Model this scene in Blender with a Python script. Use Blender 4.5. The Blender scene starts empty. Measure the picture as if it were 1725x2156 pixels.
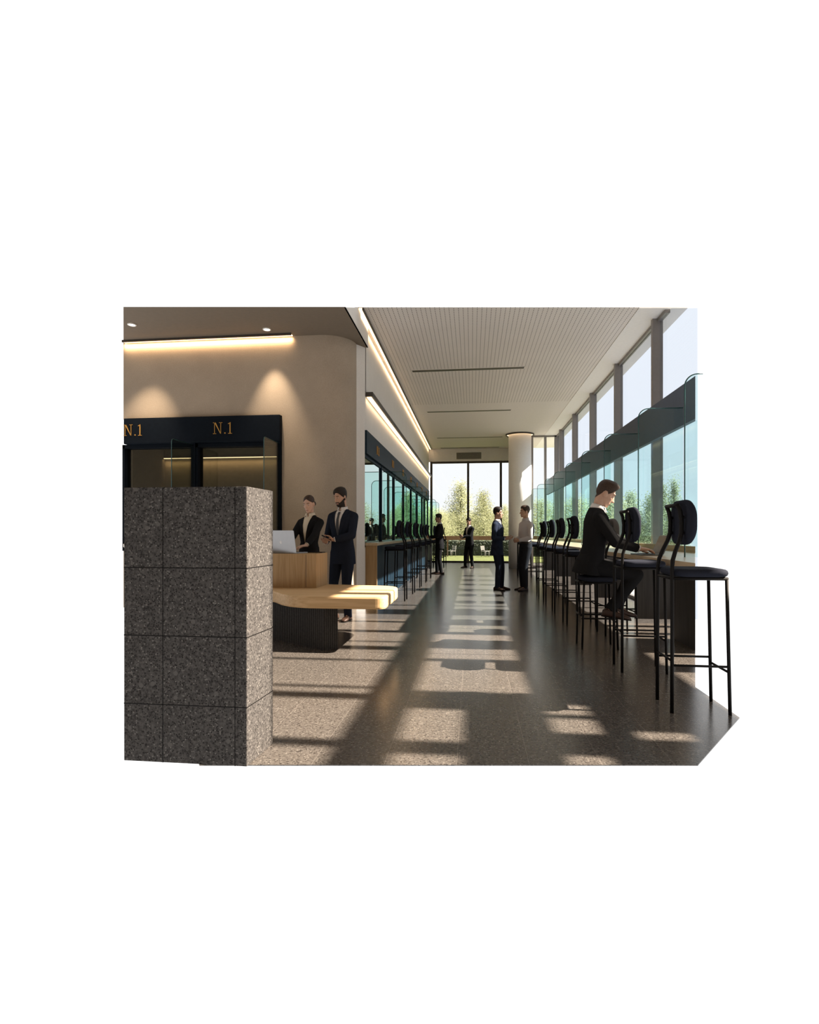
import bpy, bmesh, math, random
from mathutils import Vector, Matrix, Euler, Quaternion
from mathutils.bvhtree import BVHTree
random.seed(7)
sc = bpy.context.scene
COL = sc.collection
PI = math.pi

# ------------------------------------------------------------------ camera
F = 1150.0                      # focal length in pixels of the 1725 wide frame
U0, V0 = 862.5, 1122.0          # principal column, horizon row
YAW = math.radians(6.55)
CS, SN = math.cos(YAW), math.sin(YAW)
EYE = 1.25
cam = bpy.data.cameras.new('camera'); camo = bpy.data.objects.new('camera', cam); COL.objects.link(camo)
camo.location = (0, 0, EYE); camo.rotation_euler = (PI/2, 0, YAW)
cam.sensor_fit = 'HORIZONTAL'; cam.sensor_width = 36.0; cam.lens = 36.0*F/1725.0
cam.shift_y = (V0-1078.0)/1725.0
cam.clip_start = 0.05; cam.clip_end = 400
sc.camera = camo

# ------------------------------------------------------------------ world, sun, exposure
sc.view_settings.view_transform = 'Standard'; sc.view_settings.look = 'None'
sc.view_settings.exposure = 0.0; sc.view_settings.gamma = 1.0
sc.cycles.use_denoising = True
sc.cycles.max_bounces = 10; sc.cycles.transparent_max_bounces = 32; sc.cycles.diffuse_bounces = 5
sc.cycles.glossy_bounces = 5; sc.cycles.caustics_reflective = False; sc.cycles.caustics_refractive = False
sc.cycles.sample_clamp_indirect = 4.0
w = bpy.data.worlds.new('overcast_white_sky'); sc.world = w; w.use_nodes = True
w.node_tree.nodes['Background'].inputs[0].default_value = (1, 1, 1, 1)
w.node_tree.nodes['Background'].inputs[1].default_value = 1.32
SUN_T = 0.87                    # tangent of the sun's elevation
sun = bpy.data.lights.new('sun', 'SUN'); suno = bpy.data.objects.new('sun', sun); COL.objects.link(suno)
sun.energy = 27.0; sun.color = (1.0, 0.87, 0.72); sun.angle = math.radians(0.45)
suno.rotation_euler = Vector((-1, -0.01, -SUN_T)).to_track_quat('-Z', 'Y').to_euler()
suno.location = (20, 5, 18)

# ------------------------------------------------------------------ helpers
def at(u, d):
    """ground point seen in column u at depth d"""
    l = (u-U0)/F*d
    return (l*CS-d*SN, l*SN+d*CS)
def tag(o, label=None, cat=None, group=None, kind=None):
    if label: o['label'] = label
    if cat: o['category'] = cat
    if group: o['group'] = group
    if kind: o['kind'] = kind
    return o
def empty(name, loc=(0, 0, 0), rz=0, label=None, cat=None, group=None, kind=None):
    o = bpy.data.objects.new(name, None); COL.objects.link(o)
    o.location = loc; o.rotation_euler = (0, 0, rz); o.empty_display_size = 0.1
    return tag(o, label, cat, group, kind)
class MB:
    def __init__(s): s.v = []; s.f = []; s.sm = []
    def add(s, vs, fs, smooth=False):
        b = len(s.v); s.v += [tuple(p) for p in vs]; s.f += [tuple(i+b for i in f) for f in fs]; s.sm += [smooth]*len(fs)
        return s
    def box(s, x0, x1, y0, y1, z0, z1, M=None):
        vs = [Vector((x, y, z)) for z in (z0, z1) for y in (y0, y1) for x in (x0, x1)]
        if M: vs = [M @ p for p in vs]
        return s.add(vs, [(0, 2, 3, 1), (4, 5, 7, 6), (0, 1, 5, 4), (2, 6, 7, 3), (0, 4, 6, 2), (1, 3, 7, 5)])
    def prism(s, poly, z0, z1, M=None):
        a = sum(poly[i][0]*poly[(i+1) % len(poly)][1]-poly[(i+1) % len(poly)][0]*poly[i][1] for i in range(len(poly)))
        if a < 0: poly = poly[::-1]
        n = len(poly)
        vs = [Vector((p[0], p[1], z0)) for p in poly]+[Vector((p[0], p[1], z1)) for p in poly]
        if M: vs = [M @ p for p in vs]
        fs = [tuple(range(n))[::-1], tuple(range(n, 2*n))]+[(i, (i+1) % n, n+(i+1) % n, n+i) for i in range(n)]
        return s.add(vs, fs)
    def rings(s, rings, cap=True, smooth=True):
        n = len(rings[0]); vs = [p for r in rings for p in r]; fs = []
        for k in range(len(rings)-1):
            for i in range(n):
                j = (i+1) % n
                fs.append((k*n+i, k*n+j, (k+1)*n+j, (k+1)*n+i))
        s.add(vs, fs, smooth)
        if cap:
            b = len(s.v)-len(vs)
            s.f.append(tuple(b+i for i in range(n))[::-1]); s.sm.append(False)
            s.f.append(tuple(b+(len(rings)-1)*n+i for i in range(n))); s.sm.append(False)
        return s
    def tube(s, path, r, n=10, closed=False):
        path = [Vector(p) for p in path]; rr = r if isinstance(r, (list, tuple)) else [r]*len(path)
        rings = []; up = None
        m = len(path)
        for k, p in enumerate(path):
            a = path[(k-1) % m] if (closed or k > 0) else p
            b = path[(k+1) % m] if (closed or k < m-1) else p
            t = (b-a).normalized()
            if up is None:
                up = t.orthogonal().normalized()
            else:
                up = (up-t*up.dot(t)); up = up.normalized() if up.length > 1e-6 else t.orthogonal().normalized()
            sd = t.cross(up)
            rings.append([p+up*math.cos(2*PI*i/n)*rr[k]+sd*math.sin(2*PI*i/n)*rr[k] for i in range(n)])
        if closed: rings.append(rings[0])
        return s.rings(rings, cap=not closed)
    def lathe(s, prof, n=40, c=(0, 0, 0), cap=True):
        return s.rings([[(c[0]+r*math.cos(2*PI*i/n), c[1]+r*math.sin(2*PI*i/n), c[2]+z) for i in range(n)] for r, z in prof], cap)
    def ellipsoid(s, c, r, n=20, m=12, M=None):
        rings = []
        for k in range(m+1):
            a = -PI/2+PI*k/m; rad = max(math.cos(a), 0.02)
            ring = [Vector((r[0]*rad*math.cos(2*PI*i/n), r[1]*rad*math.sin(2*PI*i/n), r[2]*math.sin(a))) for i in range(n)]
            if M: ring = [M @ p for p in ring]
            rings.append([p+Vector(c) for p in ring])
        return s.rings(rings)
    def build(s, name, m, parent=None, bevel=0, kind=None, loc=None):
        me = bpy.data.meshes.new(name); me.from_pydata(s.v, [], s.f); me.update()
        for p, q in zip(me.polygons, s.sm): p.use_smooth = q
        if bevel:
            bm = bmesh.new(); bm.from_mesh(me)
            bmesh.ops.remove_doubles(bm, verts=bm.verts, dist=1e-5)
            es = [e for e in bm.edges if len(e.link_faces) == 2 and e.calc_face_angle(0) > 0.6]
            bmesh.ops.bevel(bm, geom=es, offset=bevel, segments=2, profile=0.6, affect='EDGES', clamp_overlap=True)
            bm.to_mesh(me); bm.free()
        o = bpy.data.objects.new(name, me); COL.objects.link(o)
        if m: me.materials.append(m)
        if parent: o.parent = parent
        if kind: o['kind'] = kind
        if loc: o.location = loc
        return o
def copy_tree(o, parent=None):
    c = o.copy(); COL.objects.link(c)
    if parent: c.parent = parent
    for ch in list(o.children): copy_tree(ch, c)
    return c
def rrect(w, h, r, n=6):
    """rounded rectangle outline, centred"""
    pts = []
    for cx, cy, a0 in ((w/2-r, h/2-r, 0), (-w/2+r, h/2-r, PI/2), (-w/2+r, -h/2+r, PI), (w/2-r, -h/2+r, 1.5*PI)):
        for i in range(n+1):
            a = a0+PI/2*i/n; pts.append((cx+r*math.cos(a), cy+r*math.sin(a)))
    return pts

# ------------------------------------------------------------------ materials
def mat(name):
    m = bpy.data.materials.new(name); m.use_nodes = True
    nt = m.node_tree; return m, nt, nt.nodes['Principled BSDF']
def N(nt, t, **kw):
    n = nt.nodes.new(t)
    for k, v in kw.items():
        if k.startswith('i_'): n.inputs[k[2:].replace('_', ' ')].default_value = v
        else: setattr(n, k, v)
    return n
def L(nt, a, b): nt.links.new(a, b)
def coords(nt, scale=(1, 1, 1)):
    tc = N(nt, 'ShaderNodeTexCoord'); mp = N(nt, 'ShaderNodeMapping'); mp.inputs['Scale'].default_value = scale
    L(nt, tc.outputs['Object'], mp.inputs[0]); return mp.outputs[0]
def ramp(nt, src, stops):
    r = N(nt, 'ShaderNodeValToRGB'); e = r.color_ramp.elements
    while len(e) < len(stops): e.new(0.5)
    for q, (p, c) in zip(e, stops):
        q.position = p; q.color = (*c, 1) if len(c) == 3 else c
    L(nt, src, r.inputs[0]); return r.outputs[0]
def bump(nt, src, b, strength=0.2, dist=0.01):
    n = N(nt, 'ShaderNodeBump'); n.inputs['Strength'].default_value = strength; n.inputs['Distance'].default_value = dist
    L(nt, src, n.inputs['Height']); L(nt, n.outputs[0], b.inputs['Normal'])
def plain(name, col, rough=0.5, metal=0.0, spec=0.3, var=0.08, scale=18, bmp=0.05):
    m, nt, b = mat(name)
    nz = N(nt, 'ShaderNodeTexNoise'); nz.inputs['Scale'].default_value = scale; nz.inputs['Detail'].default_value = 5
    L(nt, coords(nt), nz.inputs[0])
    c0 = tuple(max(0, c*(1-var)) for c in col); c1 = tuple(min(1, c*(1+var)) for c in col)
    L(nt, ramp(nt, nz.outputs[0], [(0.3, c0), (0.7, c1)]), b.inputs['Base Color'])
    b.inputs['Roughness'].default_value = rough; b.inputs['Metallic'].default_value = metal
    b.inputs['Specular IOR Level'].default_value = spec
    if bmp: bump(nt, nz.outputs[0], b, bmp, 0.004)
    return m
def plaster(name, col, var=0.12, fine=60):
    m, nt, b = mat(name); co = coords(nt)
    n1 = N(nt, 'ShaderNodeTexNoise'); n1.inputs['Scale'].default_value = 2.2; n1.inputs['Detail'].default_value = 9; n1.inputs['Roughness'].default_value = 0.65
    n2 = N(nt, 'ShaderNodeTexNoise'); n2.inputs['Scale'].default_value = fine; n2.inputs['Detail'].default_value = 3
    L(nt, co, n1.inputs[0]); L(nt, co, n2.inputs[0])
    mx = N(nt, 'ShaderNodeMath', operation='ADD'); L(nt, n1.outputs[0], mx.inputs[0]); L(nt, n2.outputs[0], mx.inputs[1])
    hf = N(nt, 'ShaderNodeMath', operation='MULTIPLY'); hf.inputs[1].default_value = 0.5; L(nt, mx.outputs[0], hf.inputs[0])
    L(nt, ramp(nt, hf.outputs[0], [(0.3, tuple(c*(1-var) for c in col)), (0.7, tuple(min(1, c*(1+var)) for c in col))]), b.inputs['Base Color'])
    b.inputs['Roughness'].default_value = 0.9; b.inputs['Specular IOR Level'].default_value = 0.1
    bump(nt, hf.outputs[0], b, 0.25, 0.006)
    return m
def granite(name, base, light, dark, scale=1.0, rough=0.75, spec=0.15, tiles=None, speck=1.0):
    """mottled stone with pale and black specks; tiles=(dx,dy) draws joints in the slab grid"""
    m, nt, b = mat(name); co = coords(nt)
    n1 = N(nt, 'ShaderNodeTexNoise'); n1.inputs['Scale'].default_value = 55*scale; n1.inputs['Detail'].default_value = 6; n1.inputs['Roughness'].default_value = 0.7
    L(nt, co, n1.inputs[0])
    c = ramp(nt, n1.outputs[0], [(0.32, dark), (0.5, base), (0.72, tuple((a+b_)/2 for a, b_ in zip(base, light)))])
    v = N(nt, 'ShaderNodeTexVoronoi'); v.inputs['Scale'].default_value = 85*scale; v.inputs['Randomness'].default_value = 1.0; L(nt, co, v.inputs[0])
    sep = N(nt, 'ShaderNodeSeparateColor'); L(nt, v.outputs['Color'], sep.inputs[0])
    def speckmask(ch, thr, rad):
        a = N(nt, 'ShaderNodeMath', operation='GREATER_THAN'); a.inputs[1].default_value = thr; L(nt, sep.outputs[ch], a.inputs[0])
        d = N(nt, 'ShaderNodeMath', operation='LESS_THAN'); d.inputs[1].default_value = rad; L(nt, v.outputs['Distance'], d.inputs[0])
        q = N(nt, 'ShaderNodeMath', operation='MULTIPLY'); L(nt, a.outputs[0], q.inputs[0]); L(nt, d.outputs[0], q.inputs[1]); return q.outputs[0]
    def mixc(fac, a, col):
        q = N(nt, 'ShaderNodeMix', data_type='RGBA'); L(nt, fac, q.inputs[0]); L(nt, a, q.inputs[6]); q.inputs[7].default_value = (*col, 1); return q.outputs[2]
    c = mixc(speckmask(0, 0.86, 0.45), c, light)
    c = mixc(speckmask(1, 0.80, 0.5), c, dark)
    v2 = N(nt, 'ShaderNodeTexVoronoi'); v2.inputs['Scale'].default_value = 24*scale; L(nt, co, v2.inputs[0])
    sep2 = N(nt, 'ShaderNodeSeparateColor'); L(nt, v2.outputs['Color'], sep2.inputs[0])
    a = N(nt, 'ShaderNodeMath', operation='GREATER_THAN'); a.inputs[1].default_value = 0.955; L(nt, sep2.outputs[0], a.inputs[0])
    d = N(nt, 'ShaderNodeMath', operation='LESS_THAN'); d.inputs[1].default_value = 0.4; L(nt, v2.outputs['Distance'], d.inputs[0])
    q = N(nt, 'ShaderNodeMath', operation='MULTIPLY'); L(nt, a.outputs[0], q.inputs[0]); L(nt, d.outputs[0], q.inputs[1])
    c = mixc(q.outputs[0], c, tuple((x*0.6+y*0.4) for x, y in zip(base, light)))
    r_in = None
    if tiles:
        sx = N(nt, 'ShaderNodeSeparateXYZ'); tc = N(nt, 'ShaderNodeTexCoord'); L(nt, tc.outputs['Object'], sx.inputs[0])
        ms = []
        for k, (per, off, wd) in enumerate(tiles):
            s1 = N(nt, 'ShaderNodeMath', operation='ADD'); s1.inputs[1].default_value = off+200*per; L(nt, sx.outputs[k], s1.inputs[0])
            s2 = N(nt, 'ShaderNodeMath', operation='MODULO'); s2.inputs[1].default_value = per; L(nt, s1.outputs[0], s2.inputs[0])
            s3 = N(nt, 'ShaderNodeMath', operation='LESS_THAN'); s3.inputs[1].default_value = wd; L(nt, s2.outputs[0], s3.inputs[0]); ms.append(s3.outputs[0])
        mx = N(nt, 'ShaderNodeMath', operation='MAXIMUM'); L(nt, ms[0], mx.inputs[0]); L(nt, ms[1], mx.inputs[1])
        h = N(nt, 'ShaderNodeMath', operation='MULTIPLY'); h.inputs[1].default_value = 0.45; L(nt, mx.outputs[0], h.inputs[0])
        c = mixc(h.outputs[0], c, tuple(min(1, x*2.2) for x in base))
    L(nt, c, b.inputs['Base Color'])
    n3 = N(nt, 'ShaderNodeTexNoise'); n3.inputs['Scale'].default_value = 3.0; n3.inputs['Detail'].default_value = 6; L(nt, co, n3.inputs[0])
    mr = N(nt, 'ShaderNodeMapRange'); mr.inputs[3].default_value = rough*0.85; mr.inputs[4].default_value = min(1, rough*1.2); L(nt, n3.outputs[0], mr.inputs[0])
    L(nt, mr.outputs[0], b.inputs['Roughness']); b.inputs['Specular IOR Level'].default_value = spec
    bump(nt, n1.outputs[0], b, 0.05, 0.001)
    return m
def wood(name, c0, c1, axis='X', scale=1.0, rough=0.5, spec=0.25):
    m, nt, b = mat(name)
    s = {'X': (1.2, 26, 26), 'Y': (26, 1.2, 26), 'Z': (26, 26, 1.2)}[axis]
    n1 = N(nt, 'ShaderNodeTexNoise'); n1.inputs['Scale'].default_value = 1.6*scale; n1.inputs['Detail'].default_value = 7; n1.inputs['Distortion'].default_value = 0.6
    L(nt, coords(nt, s), n1.inputs[0])
    L(nt, ramp(nt, n1.outputs[0], [(0.28, c0), (0.5, tuple((a+b_)/2 for a, b_ in zip(c0, c1))), (0.72, c1)]), b.inputs['Base Color'])
    b.inputs['Roughness'].default_value = rough; b.inputs['Specular IOR Level'].default_value = spec
    bump(nt, n1.outputs[0], b, 0.05, 0.002)
    return m
def glass(name, tint, refl=1.0, coat=0.0, gl=(1, 1, 1), rough=0.0):
    """thin architectural pane (two faces): tinted see-through with a Fresnel reflection"""
    tint = tuple(math.sqrt(c) for c in tint); refl *= 0.5
    m, nt, b = mat(name); nt.nodes.remove(b); out = nt.nodes['Material Output']
    tr = N(nt, 'ShaderNodeBsdfTransparent'); tr.inputs[0].default_value = (*tint, 1)
    g = N(nt, 'ShaderNodeBsdfGlossy'); g.inputs[0].default_value = (*gl, 1); g.inputs['Roughness'].default_value = rough
    fr = N(nt, 'ShaderNodeFresnel'); fr.inputs['IOR'].default_value = 1.45
    mu = N(nt, 'ShaderNodeMath', operation='MULTIPLY_ADD'); mu.inputs[1].default_value = refl; mu.inputs[2].default_value = coat; mu.use_clamp = True
    L(nt, fr.outputs[0], mu.inputs[0])
    mx = N(nt, 'ShaderNodeMixShader'); L(nt, mu.outputs[0], mx.inputs[0]); L(nt, tr.outputs[0], mx.inputs[1]); L(nt, g.outputs[0], mx.inputs[2])
    L(nt, mx.outputs[0], out.inputs[0])
    return m
def emit(name, col, s):
    m, nt, b = mat(name); b.inputs['Base Color'].default_value = (*col, 1)
    b.inputs['Emission Color'].default_value = (*col, 1); b.inputs['Emission Strength'].default_value = s
    return m
M = {}
M['floor'] = granite('terrazzo_floor', (0.088, 0.077, 0.068), (0.165, 0.148, 0.13), (0.034, 0.029, 0.026), 1.0, 0.22, 0.5, tiles=((0.39, 0.085, 0.004), (1.75, 0.79, 0.006)))
M['block'] = granite('grey_granite', (0.060, 0.055, 0.052), (0.14, 0.13, 0.12), (0.022, 0.020, 0.019), 1.25, 0.85, 0.08)
M['plaster'] = plaster('beige_plaster', (0.40, 0.325, 0.25))
M['plaster_pale'] = plaster('pale_plaster', (0.74, 0.70, 0.65), 0.06)
M['white'] = plain('white_paint', (0.88, 0.86, 0.83), 0.7, spec=0.15, var=0.02, bmp=0.02)
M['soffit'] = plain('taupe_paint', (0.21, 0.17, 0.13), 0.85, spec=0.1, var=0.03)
M['bronze'] = plain('bronze_metal', (0.07, 0.06, 0.052), 0.45, 0.3, 0.3)
M['alu'] = plain('grey_aluminium', (0.27, 0.25, 0.235), 0.42, 0.35, 0.4, 0.03)
M['navy'] = plain('navy_panel', (0.006, 0.009, 0.014), 0.6, spec=0.06)
M['navy_blue'] = plain('blue_panel', (0.010, 0.024, 0.038), 0.55, spec=0.12)
M['header'] = plain('slate_panel', (0.085, 0.11, 0.155), 0.5, spec=0.15, var=0.04)
M['gold'] = plain('gold_letter', (0.55, 0.30, 0.08), 0.5, 0.4, 0.4, 0.04)
M['black'] = plain('black_metal', (0.008, 0.007, 0.0065), 0.55, 0.1, 0.12)
M['uphol'] = plain('navy_upholstery', (0.017, 0.019, 0.028), 0.9, spec=0.06, scale=240, bmp=0.2)
M['uphol_grey'] = plain('grey_upholstery', (0.11, 0.105, 0.10), 0.85, spec=0.12, scale=240, bmp=0.2)
M['oak'] = wood('oak_veneer', (0.30, 0.185, 0.085), (0.43, 0.285, 0.145), 'Z')
M['oak_x'] = wood('oak_board', (0.50, 0.32, 0.155), (0.66, 0.45, 0.245), 'X')
M['oak_y'] = wood('oak_plank', (0.42, 0.29, 0.16), (0.58, 0.42, 0.25), 'Y')
M['counter_top'] = wood('counter_laminate', (0.42, 0.31, 0.19), (0.56, 0.43, 0.28), 'Y', rough=0.3, spec=0.5)
M['darkwood'] = wood('dark_timber', (0.030, 0.028, 0.027), (0.052, 0.048, 0.045), 'Z', rough=0.7)
M['plinth'] = plain('charcoal_plinth', (0.05, 0.048, 0.047), 0.75, spec=0.15, var=0.15, scale=50)
M['pane'] = glass('window_glass', (0.65, 0.70, 0.775), 0.12)
M['pane_end'] = glass('end_window_glass', (0.73, 0.75, 0.765), 0.4)
M['fin'] = glass('teal_glass', (0.78, 0.92, 0.90), 0.6)
M['screen'] = glass('pale_teal_glass', (0.88, 0.97, 0.97), 0.10)
M['mirror_glass'] = glass('coated_glass', (0.3, 0.42, 0.4), 1.0, 0.6, (0.80, 0.95, 0.93))
M['dim_glass'] = glass('dim_glass', (0.62, 0.64, 0.56), 0.7, 0.03)
M['fin_edge'] = plain('glass_edge', (0.02, 0.075, 0.075), 0.25, spec=0.5)
M['led'] = emit('led_diffuser', (1.0, 0.74, 0.46), 2.2)
M['lamp'] = emit('downlight_lens', (1.0, 0.9, 0.75), 12.0)
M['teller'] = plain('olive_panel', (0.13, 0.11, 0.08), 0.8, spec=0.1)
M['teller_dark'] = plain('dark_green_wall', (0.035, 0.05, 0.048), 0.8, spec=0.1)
def slat_ceiling():
    m, nt, b = mat('perforated_ceiling')
    tc = N(nt, 'ShaderNodeTexCoord'); sx = N(nt, 'ShaderNodeSeparateXYZ'); L(nt, tc.outputs['Object'], sx.inputs[0])
    def stripe(k, per, wd):
        a = N(nt, 'ShaderNodeMath', operation='ADD'); a.inputs[1].default_value = 100*per; L(nt, sx.outputs[k], a.inputs[0])
        q = N(nt, 'ShaderNodeMath', operation='MODULO'); q.inputs[1].default_value = per; L(nt, a.outputs[0], q.inputs[0])
        r = N(nt, 'ShaderNodeMath', operation='LESS_THAN'); r.inputs[1].default_value = wd; L(nt, q.outputs[0], r.inputs[0]); return r.outputs[0]
    mu = N(nt, 'ShaderNodeMath', operation='MULTIPLY'); L(nt, stripe(0, 0.074, 0.012), mu.inputs[0]); L(nt, stripe(1, 0.07, 0.04), mu.inputs[1])
    nz = N(nt, 'ShaderNodeTexNoise'); nz.inputs['Scale'].default_value = 1.2; L(nt, tc.outputs['Object'], nz.inputs[0])
    c = ramp(nt, nz.outputs[0], [(0.3, (0.76, 0.71, 0.67)), (0.7, (0.79, 0.74, 0.70))])
    q = N(nt, 'ShaderNodeMix', data_type='RGBA'); L(nt, mu.outputs[0], q.inputs[0]); L(nt, c, q.inputs[6]); q.inputs[7].default_value = (0.28, 0.25, 0.23, 1)
    L(nt, q.outputs[2], b.inputs['Base Color']); b.inputs['Roughness'].default_value = 0.8; b.inputs['Specular IOR Level'].default_value = 0.1
    return m
M['perf'] = slat_ceiling()
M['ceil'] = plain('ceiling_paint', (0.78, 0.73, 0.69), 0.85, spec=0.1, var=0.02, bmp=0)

# ------------------------------------------------------------------ the setting
CZ, SZ = 4.78, 4.43            # hall ceiling and lower left soffit
XL, XR, YE = -1.83, 3.04, 23.1  # left wall, window line, end wall
def cut(X): return X*(CS+0.5235*SN)/(0.5235*CS-SN)     # where the modelled part of the right side begins
def near(d, X): return (d+X*SN)/CS
fl = [at(420, 2.945), at(1470, 2.945), (1.80, 3.93), (1.80, cut(1.80)), (XR+0.12, cut(XR+0.12)), (XR+0.12, YE), (XL-0.1, YE), (XL-0.1, 9.2), (-5.7, 8.7)]
MB().prism(fl, -0.006, 0).build('floor', M['floor'], kind='structure')
YP = 15.0
MB().prism([(XL, near(8.56, XL)), (2.6, near(8.56, 2.6)), (2.6, YP), (XL, YP)], CZ, CZ+0.006).build('ceiling', M['perf'], kind='structure')
MB().prism([(XL, YP), (2.6, YP), (2.6, YE), (XL, YE)], CZ, CZ+0.006).build('ceiling_far', M['ceil'], kind='structure')
MB().prism([(2.6, near(8.56, 2.6)), (XR+0.05, near(8.56, XR)), (XR+0.05, YE), (2.6, YE)], CZ-0.008, CZ+0.006).build('trim_1', M['white'], kind='structure')
MB().prism([(XR+0.05, near(8.56, XR)), (3.36, near(8.56, 3.36)), (3.36, YE), (XR+0.05, YE)], CZ-0.004, CZ+0.006).build('roof_overhang', M['white'], kind='structure')
XF = -1.775
sf = [(-5.81, 8.55), (-4.887, 7.19), (XF, near(7.7, XF)), (XF, 9.23), (-2.2, 9.2), (-2.6, 8.75)]
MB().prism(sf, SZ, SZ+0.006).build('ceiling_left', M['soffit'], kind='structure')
fz = [(near(7.7, XF), SZ), (near(8.56, XF), CZ), (9.23, CZ), (9.23, SZ)]
MB().add([(XF-0.02, y, z) for y, z in fz]+[(XF, y, z) for y, z in fz], [(0, 1, 2, 3), (7, 6, 5, 4), (0, 4, 5, 1), (1, 5, 6, 2), (2, 6, 7, 3), (3, 7, 4, 0)]).build('trim_2', M['plaster_pale'], kind='structure')
# front-facing wall with a rounded outside corner
arc = [(-2.45+0.51*math.sin(a), 9.05-0.5*math.cos(a)) for a in [PI/2*i/16 for i in range(17)]]
X0, X1 = -5.81, -3.06
pl = [(X1, 8.55)]+arc+[(-1.99, 9.2), (-2.6, 8.75), (X1, 8.75)]
b = MB()
n = len(arc)
out_ = [(X1, 8.55)]+arc
rings = [[(x, y, 0) for x, y in out_], [(x, y, SZ) for x, y in out_]]
vs = rings[0]+rings[1]; k = len(out_)
b.add(vs, [(i, i+1, k+i+1, k+i) for i in range(k-1)], True)
b.box(X1, -2.5, 8.56, 8.75, 0, SZ)
b.build('wall_front', M['plaster'], kind='structure')
MB().box(X0, X1, 8.55, 8.75, 3.15, SZ).box(X0, X1, 8.55, 8.75, 0, 1.0).build('wall_front_panel', M['plaster'], kind='structure')
# return strip at the corner, then the corridor wall around the teller windows
MB().prism([(-1.94, 9.05), (XL, 9.22), (XL-0.1, 9.3), (-2.05, 9.15)], 0, CZ).build('wall_corner', M['plaster_pale'], kind='structure')
MB().box(XL-0.1, XL, 9.22, YE, 3.02, CZ).box(XL-0.1, XL, 9.22, YE, 0, 1.0).build('wall_left', M['plaster_pale'], kind='structure')
# rooms behind the teller glass
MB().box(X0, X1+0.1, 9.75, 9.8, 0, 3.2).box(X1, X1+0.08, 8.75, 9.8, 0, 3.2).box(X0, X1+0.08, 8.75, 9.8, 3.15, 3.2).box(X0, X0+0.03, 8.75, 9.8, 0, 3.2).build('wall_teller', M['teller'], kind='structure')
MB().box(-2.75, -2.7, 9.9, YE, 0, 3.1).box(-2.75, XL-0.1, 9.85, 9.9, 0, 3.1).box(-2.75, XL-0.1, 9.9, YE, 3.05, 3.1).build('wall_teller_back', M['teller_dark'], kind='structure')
# end wall: header, glazing, sill
MB().box(XL-0.1, 1.62, YE, YE+0.15, 4.26, CZ+0.1).build('wall_end', M['white'], kind='structure')
def window(n, frame_boxes, pane_boxes, mf, mp, extra=None):
    b = MB()
    for q in frame_boxes: b.box(*q)
    o = b.build('window_%d' % n, mf, kind='structure', bevel=0)
    for q in pane_boxes: MB().box(*q).build('window_pane', mp, o)
    return o
xs = [-1.72, -0.17, 1.19, 1.62]
wn = 1
for i in range(3):
    a, c = xs[i], xs[i+1]
    window(wn, [(a-0.045, a+0.045, YE-0.06, YE+0.1, 0, 4.26), (a, c, YE-0.03, YE+0.06, 4.18, 4.26), (a, c, YE-0.05, YE+0.06, 0, 0.07)],
           [(a+0.045, c-0.045, YE+0.02, YE+0.03, 0.07, 4.18)], M['bronze'], M['pane_end']); wn += 1
MB().box(1.62, 1.72, 20.25, YE, 0, CZ).build('wall_right_return', M['white'], kind='structure')
# glazed return beside the column
for a, c in ((2.15, 2.62), (2.62, XR)):
    window(wn, [(a-0.03, a+0.05, 20.15, 20.27, 0, CZ), (a, c, 20.17, 20.25, CZ-0.06, CZ), (a, c, 20.17, 20.25, 0, 0.07)], [(a+0.05, c-0.03, 20.2, 20.21, 0.07, CZ-0.06)], M['alu'], M['pane_end']); wn += 1
# long window wall on the right
mul = [9.42, 11.82, 14.22, 16.65, 19.1]
ys = [cut(XR)]+mul+[20.2]
for i in range(6):
    a, c = ys[i], ys[i+1]
    fb = [(XR-0.02, XR+0.06, a, c, CZ-0.06, CZ), (XR-0.02, XR+0.06, a, c, 0, 0.06)]
    if i: fb.append((XR-0.09, XR+0.07, a-0.045, a+0.045, 0, CZ))
    if i == 5: fb.append((XR-0.09, XR+0.07, c-0.03, c+0.04, 0, CZ))
    if i == 0:
        fb[1] = (XR-0.02, XR+0.06, a+0.22, c, 0, 0.06)
        fb[0] = (XR-0.02, XR+0.06, near(8.56, XR)+0.05, c, CZ-0.06, CZ)
        o = window(wn, fb, [], M['alu'], M['pane'])
        yz = [(a, 0.06), (c, 0.06), (c, CZ-0.06), (near(8.45, XR), CZ-0.06), (a, 4.33)]; k = len(yz)
        MB().add([(XR+0.02, y, z) for y, z in yz]+[(XR+0.03, y, z) for y, z in yz], [tuple(range(k)), tuple(range(k, 2*k))[::-1]]+[(j, (j+1) % k, k+(j+1) % k, k+j) for j in range(k)]).build('window_pane', M['pane'], o); wn += 1
        continue
    window(wn, fb, [(XR+0.02, XR+0.03, a, c, 0.06, CZ-0.06)], M['alu'], M['pane']); wn += 1
# column with a lit ring recess
cx, cy = at(1095, 19.55)
MB().lathe([(0.40, 0), (0.40, CZ)], 64, (cx, cy, 0)).build('column', M['white'], kind='structure')
rg = empty('ceiling_ring', (cx, cy, CZ), 0, 'shallow lit ring where the white column meets the ceiling', 'ceiling light')
MB().rings([[(r*math.cos(2*PI*i/64), r*math.sin(2*PI*i/64), z) for i in range(64)] for r, z in ((0.47, 0), (0.50, 0), (0.50, -0.05), (0.47, -0.05), (0.47, 0))], cap=False).build('collar', M['bronze'], rg)
MB().rings([[(r*math.cos(2*PI*i/64), r*math.sin(2*PI*i/64), z) for i in range(64)] for r, z in ((0.43, -0.004), (0.46, -0.004), (0.46, -0.02), (0.43, -0.02), (0.43, -0.004))], cap=False).build('light_strip', M['led'], rg)
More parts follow.
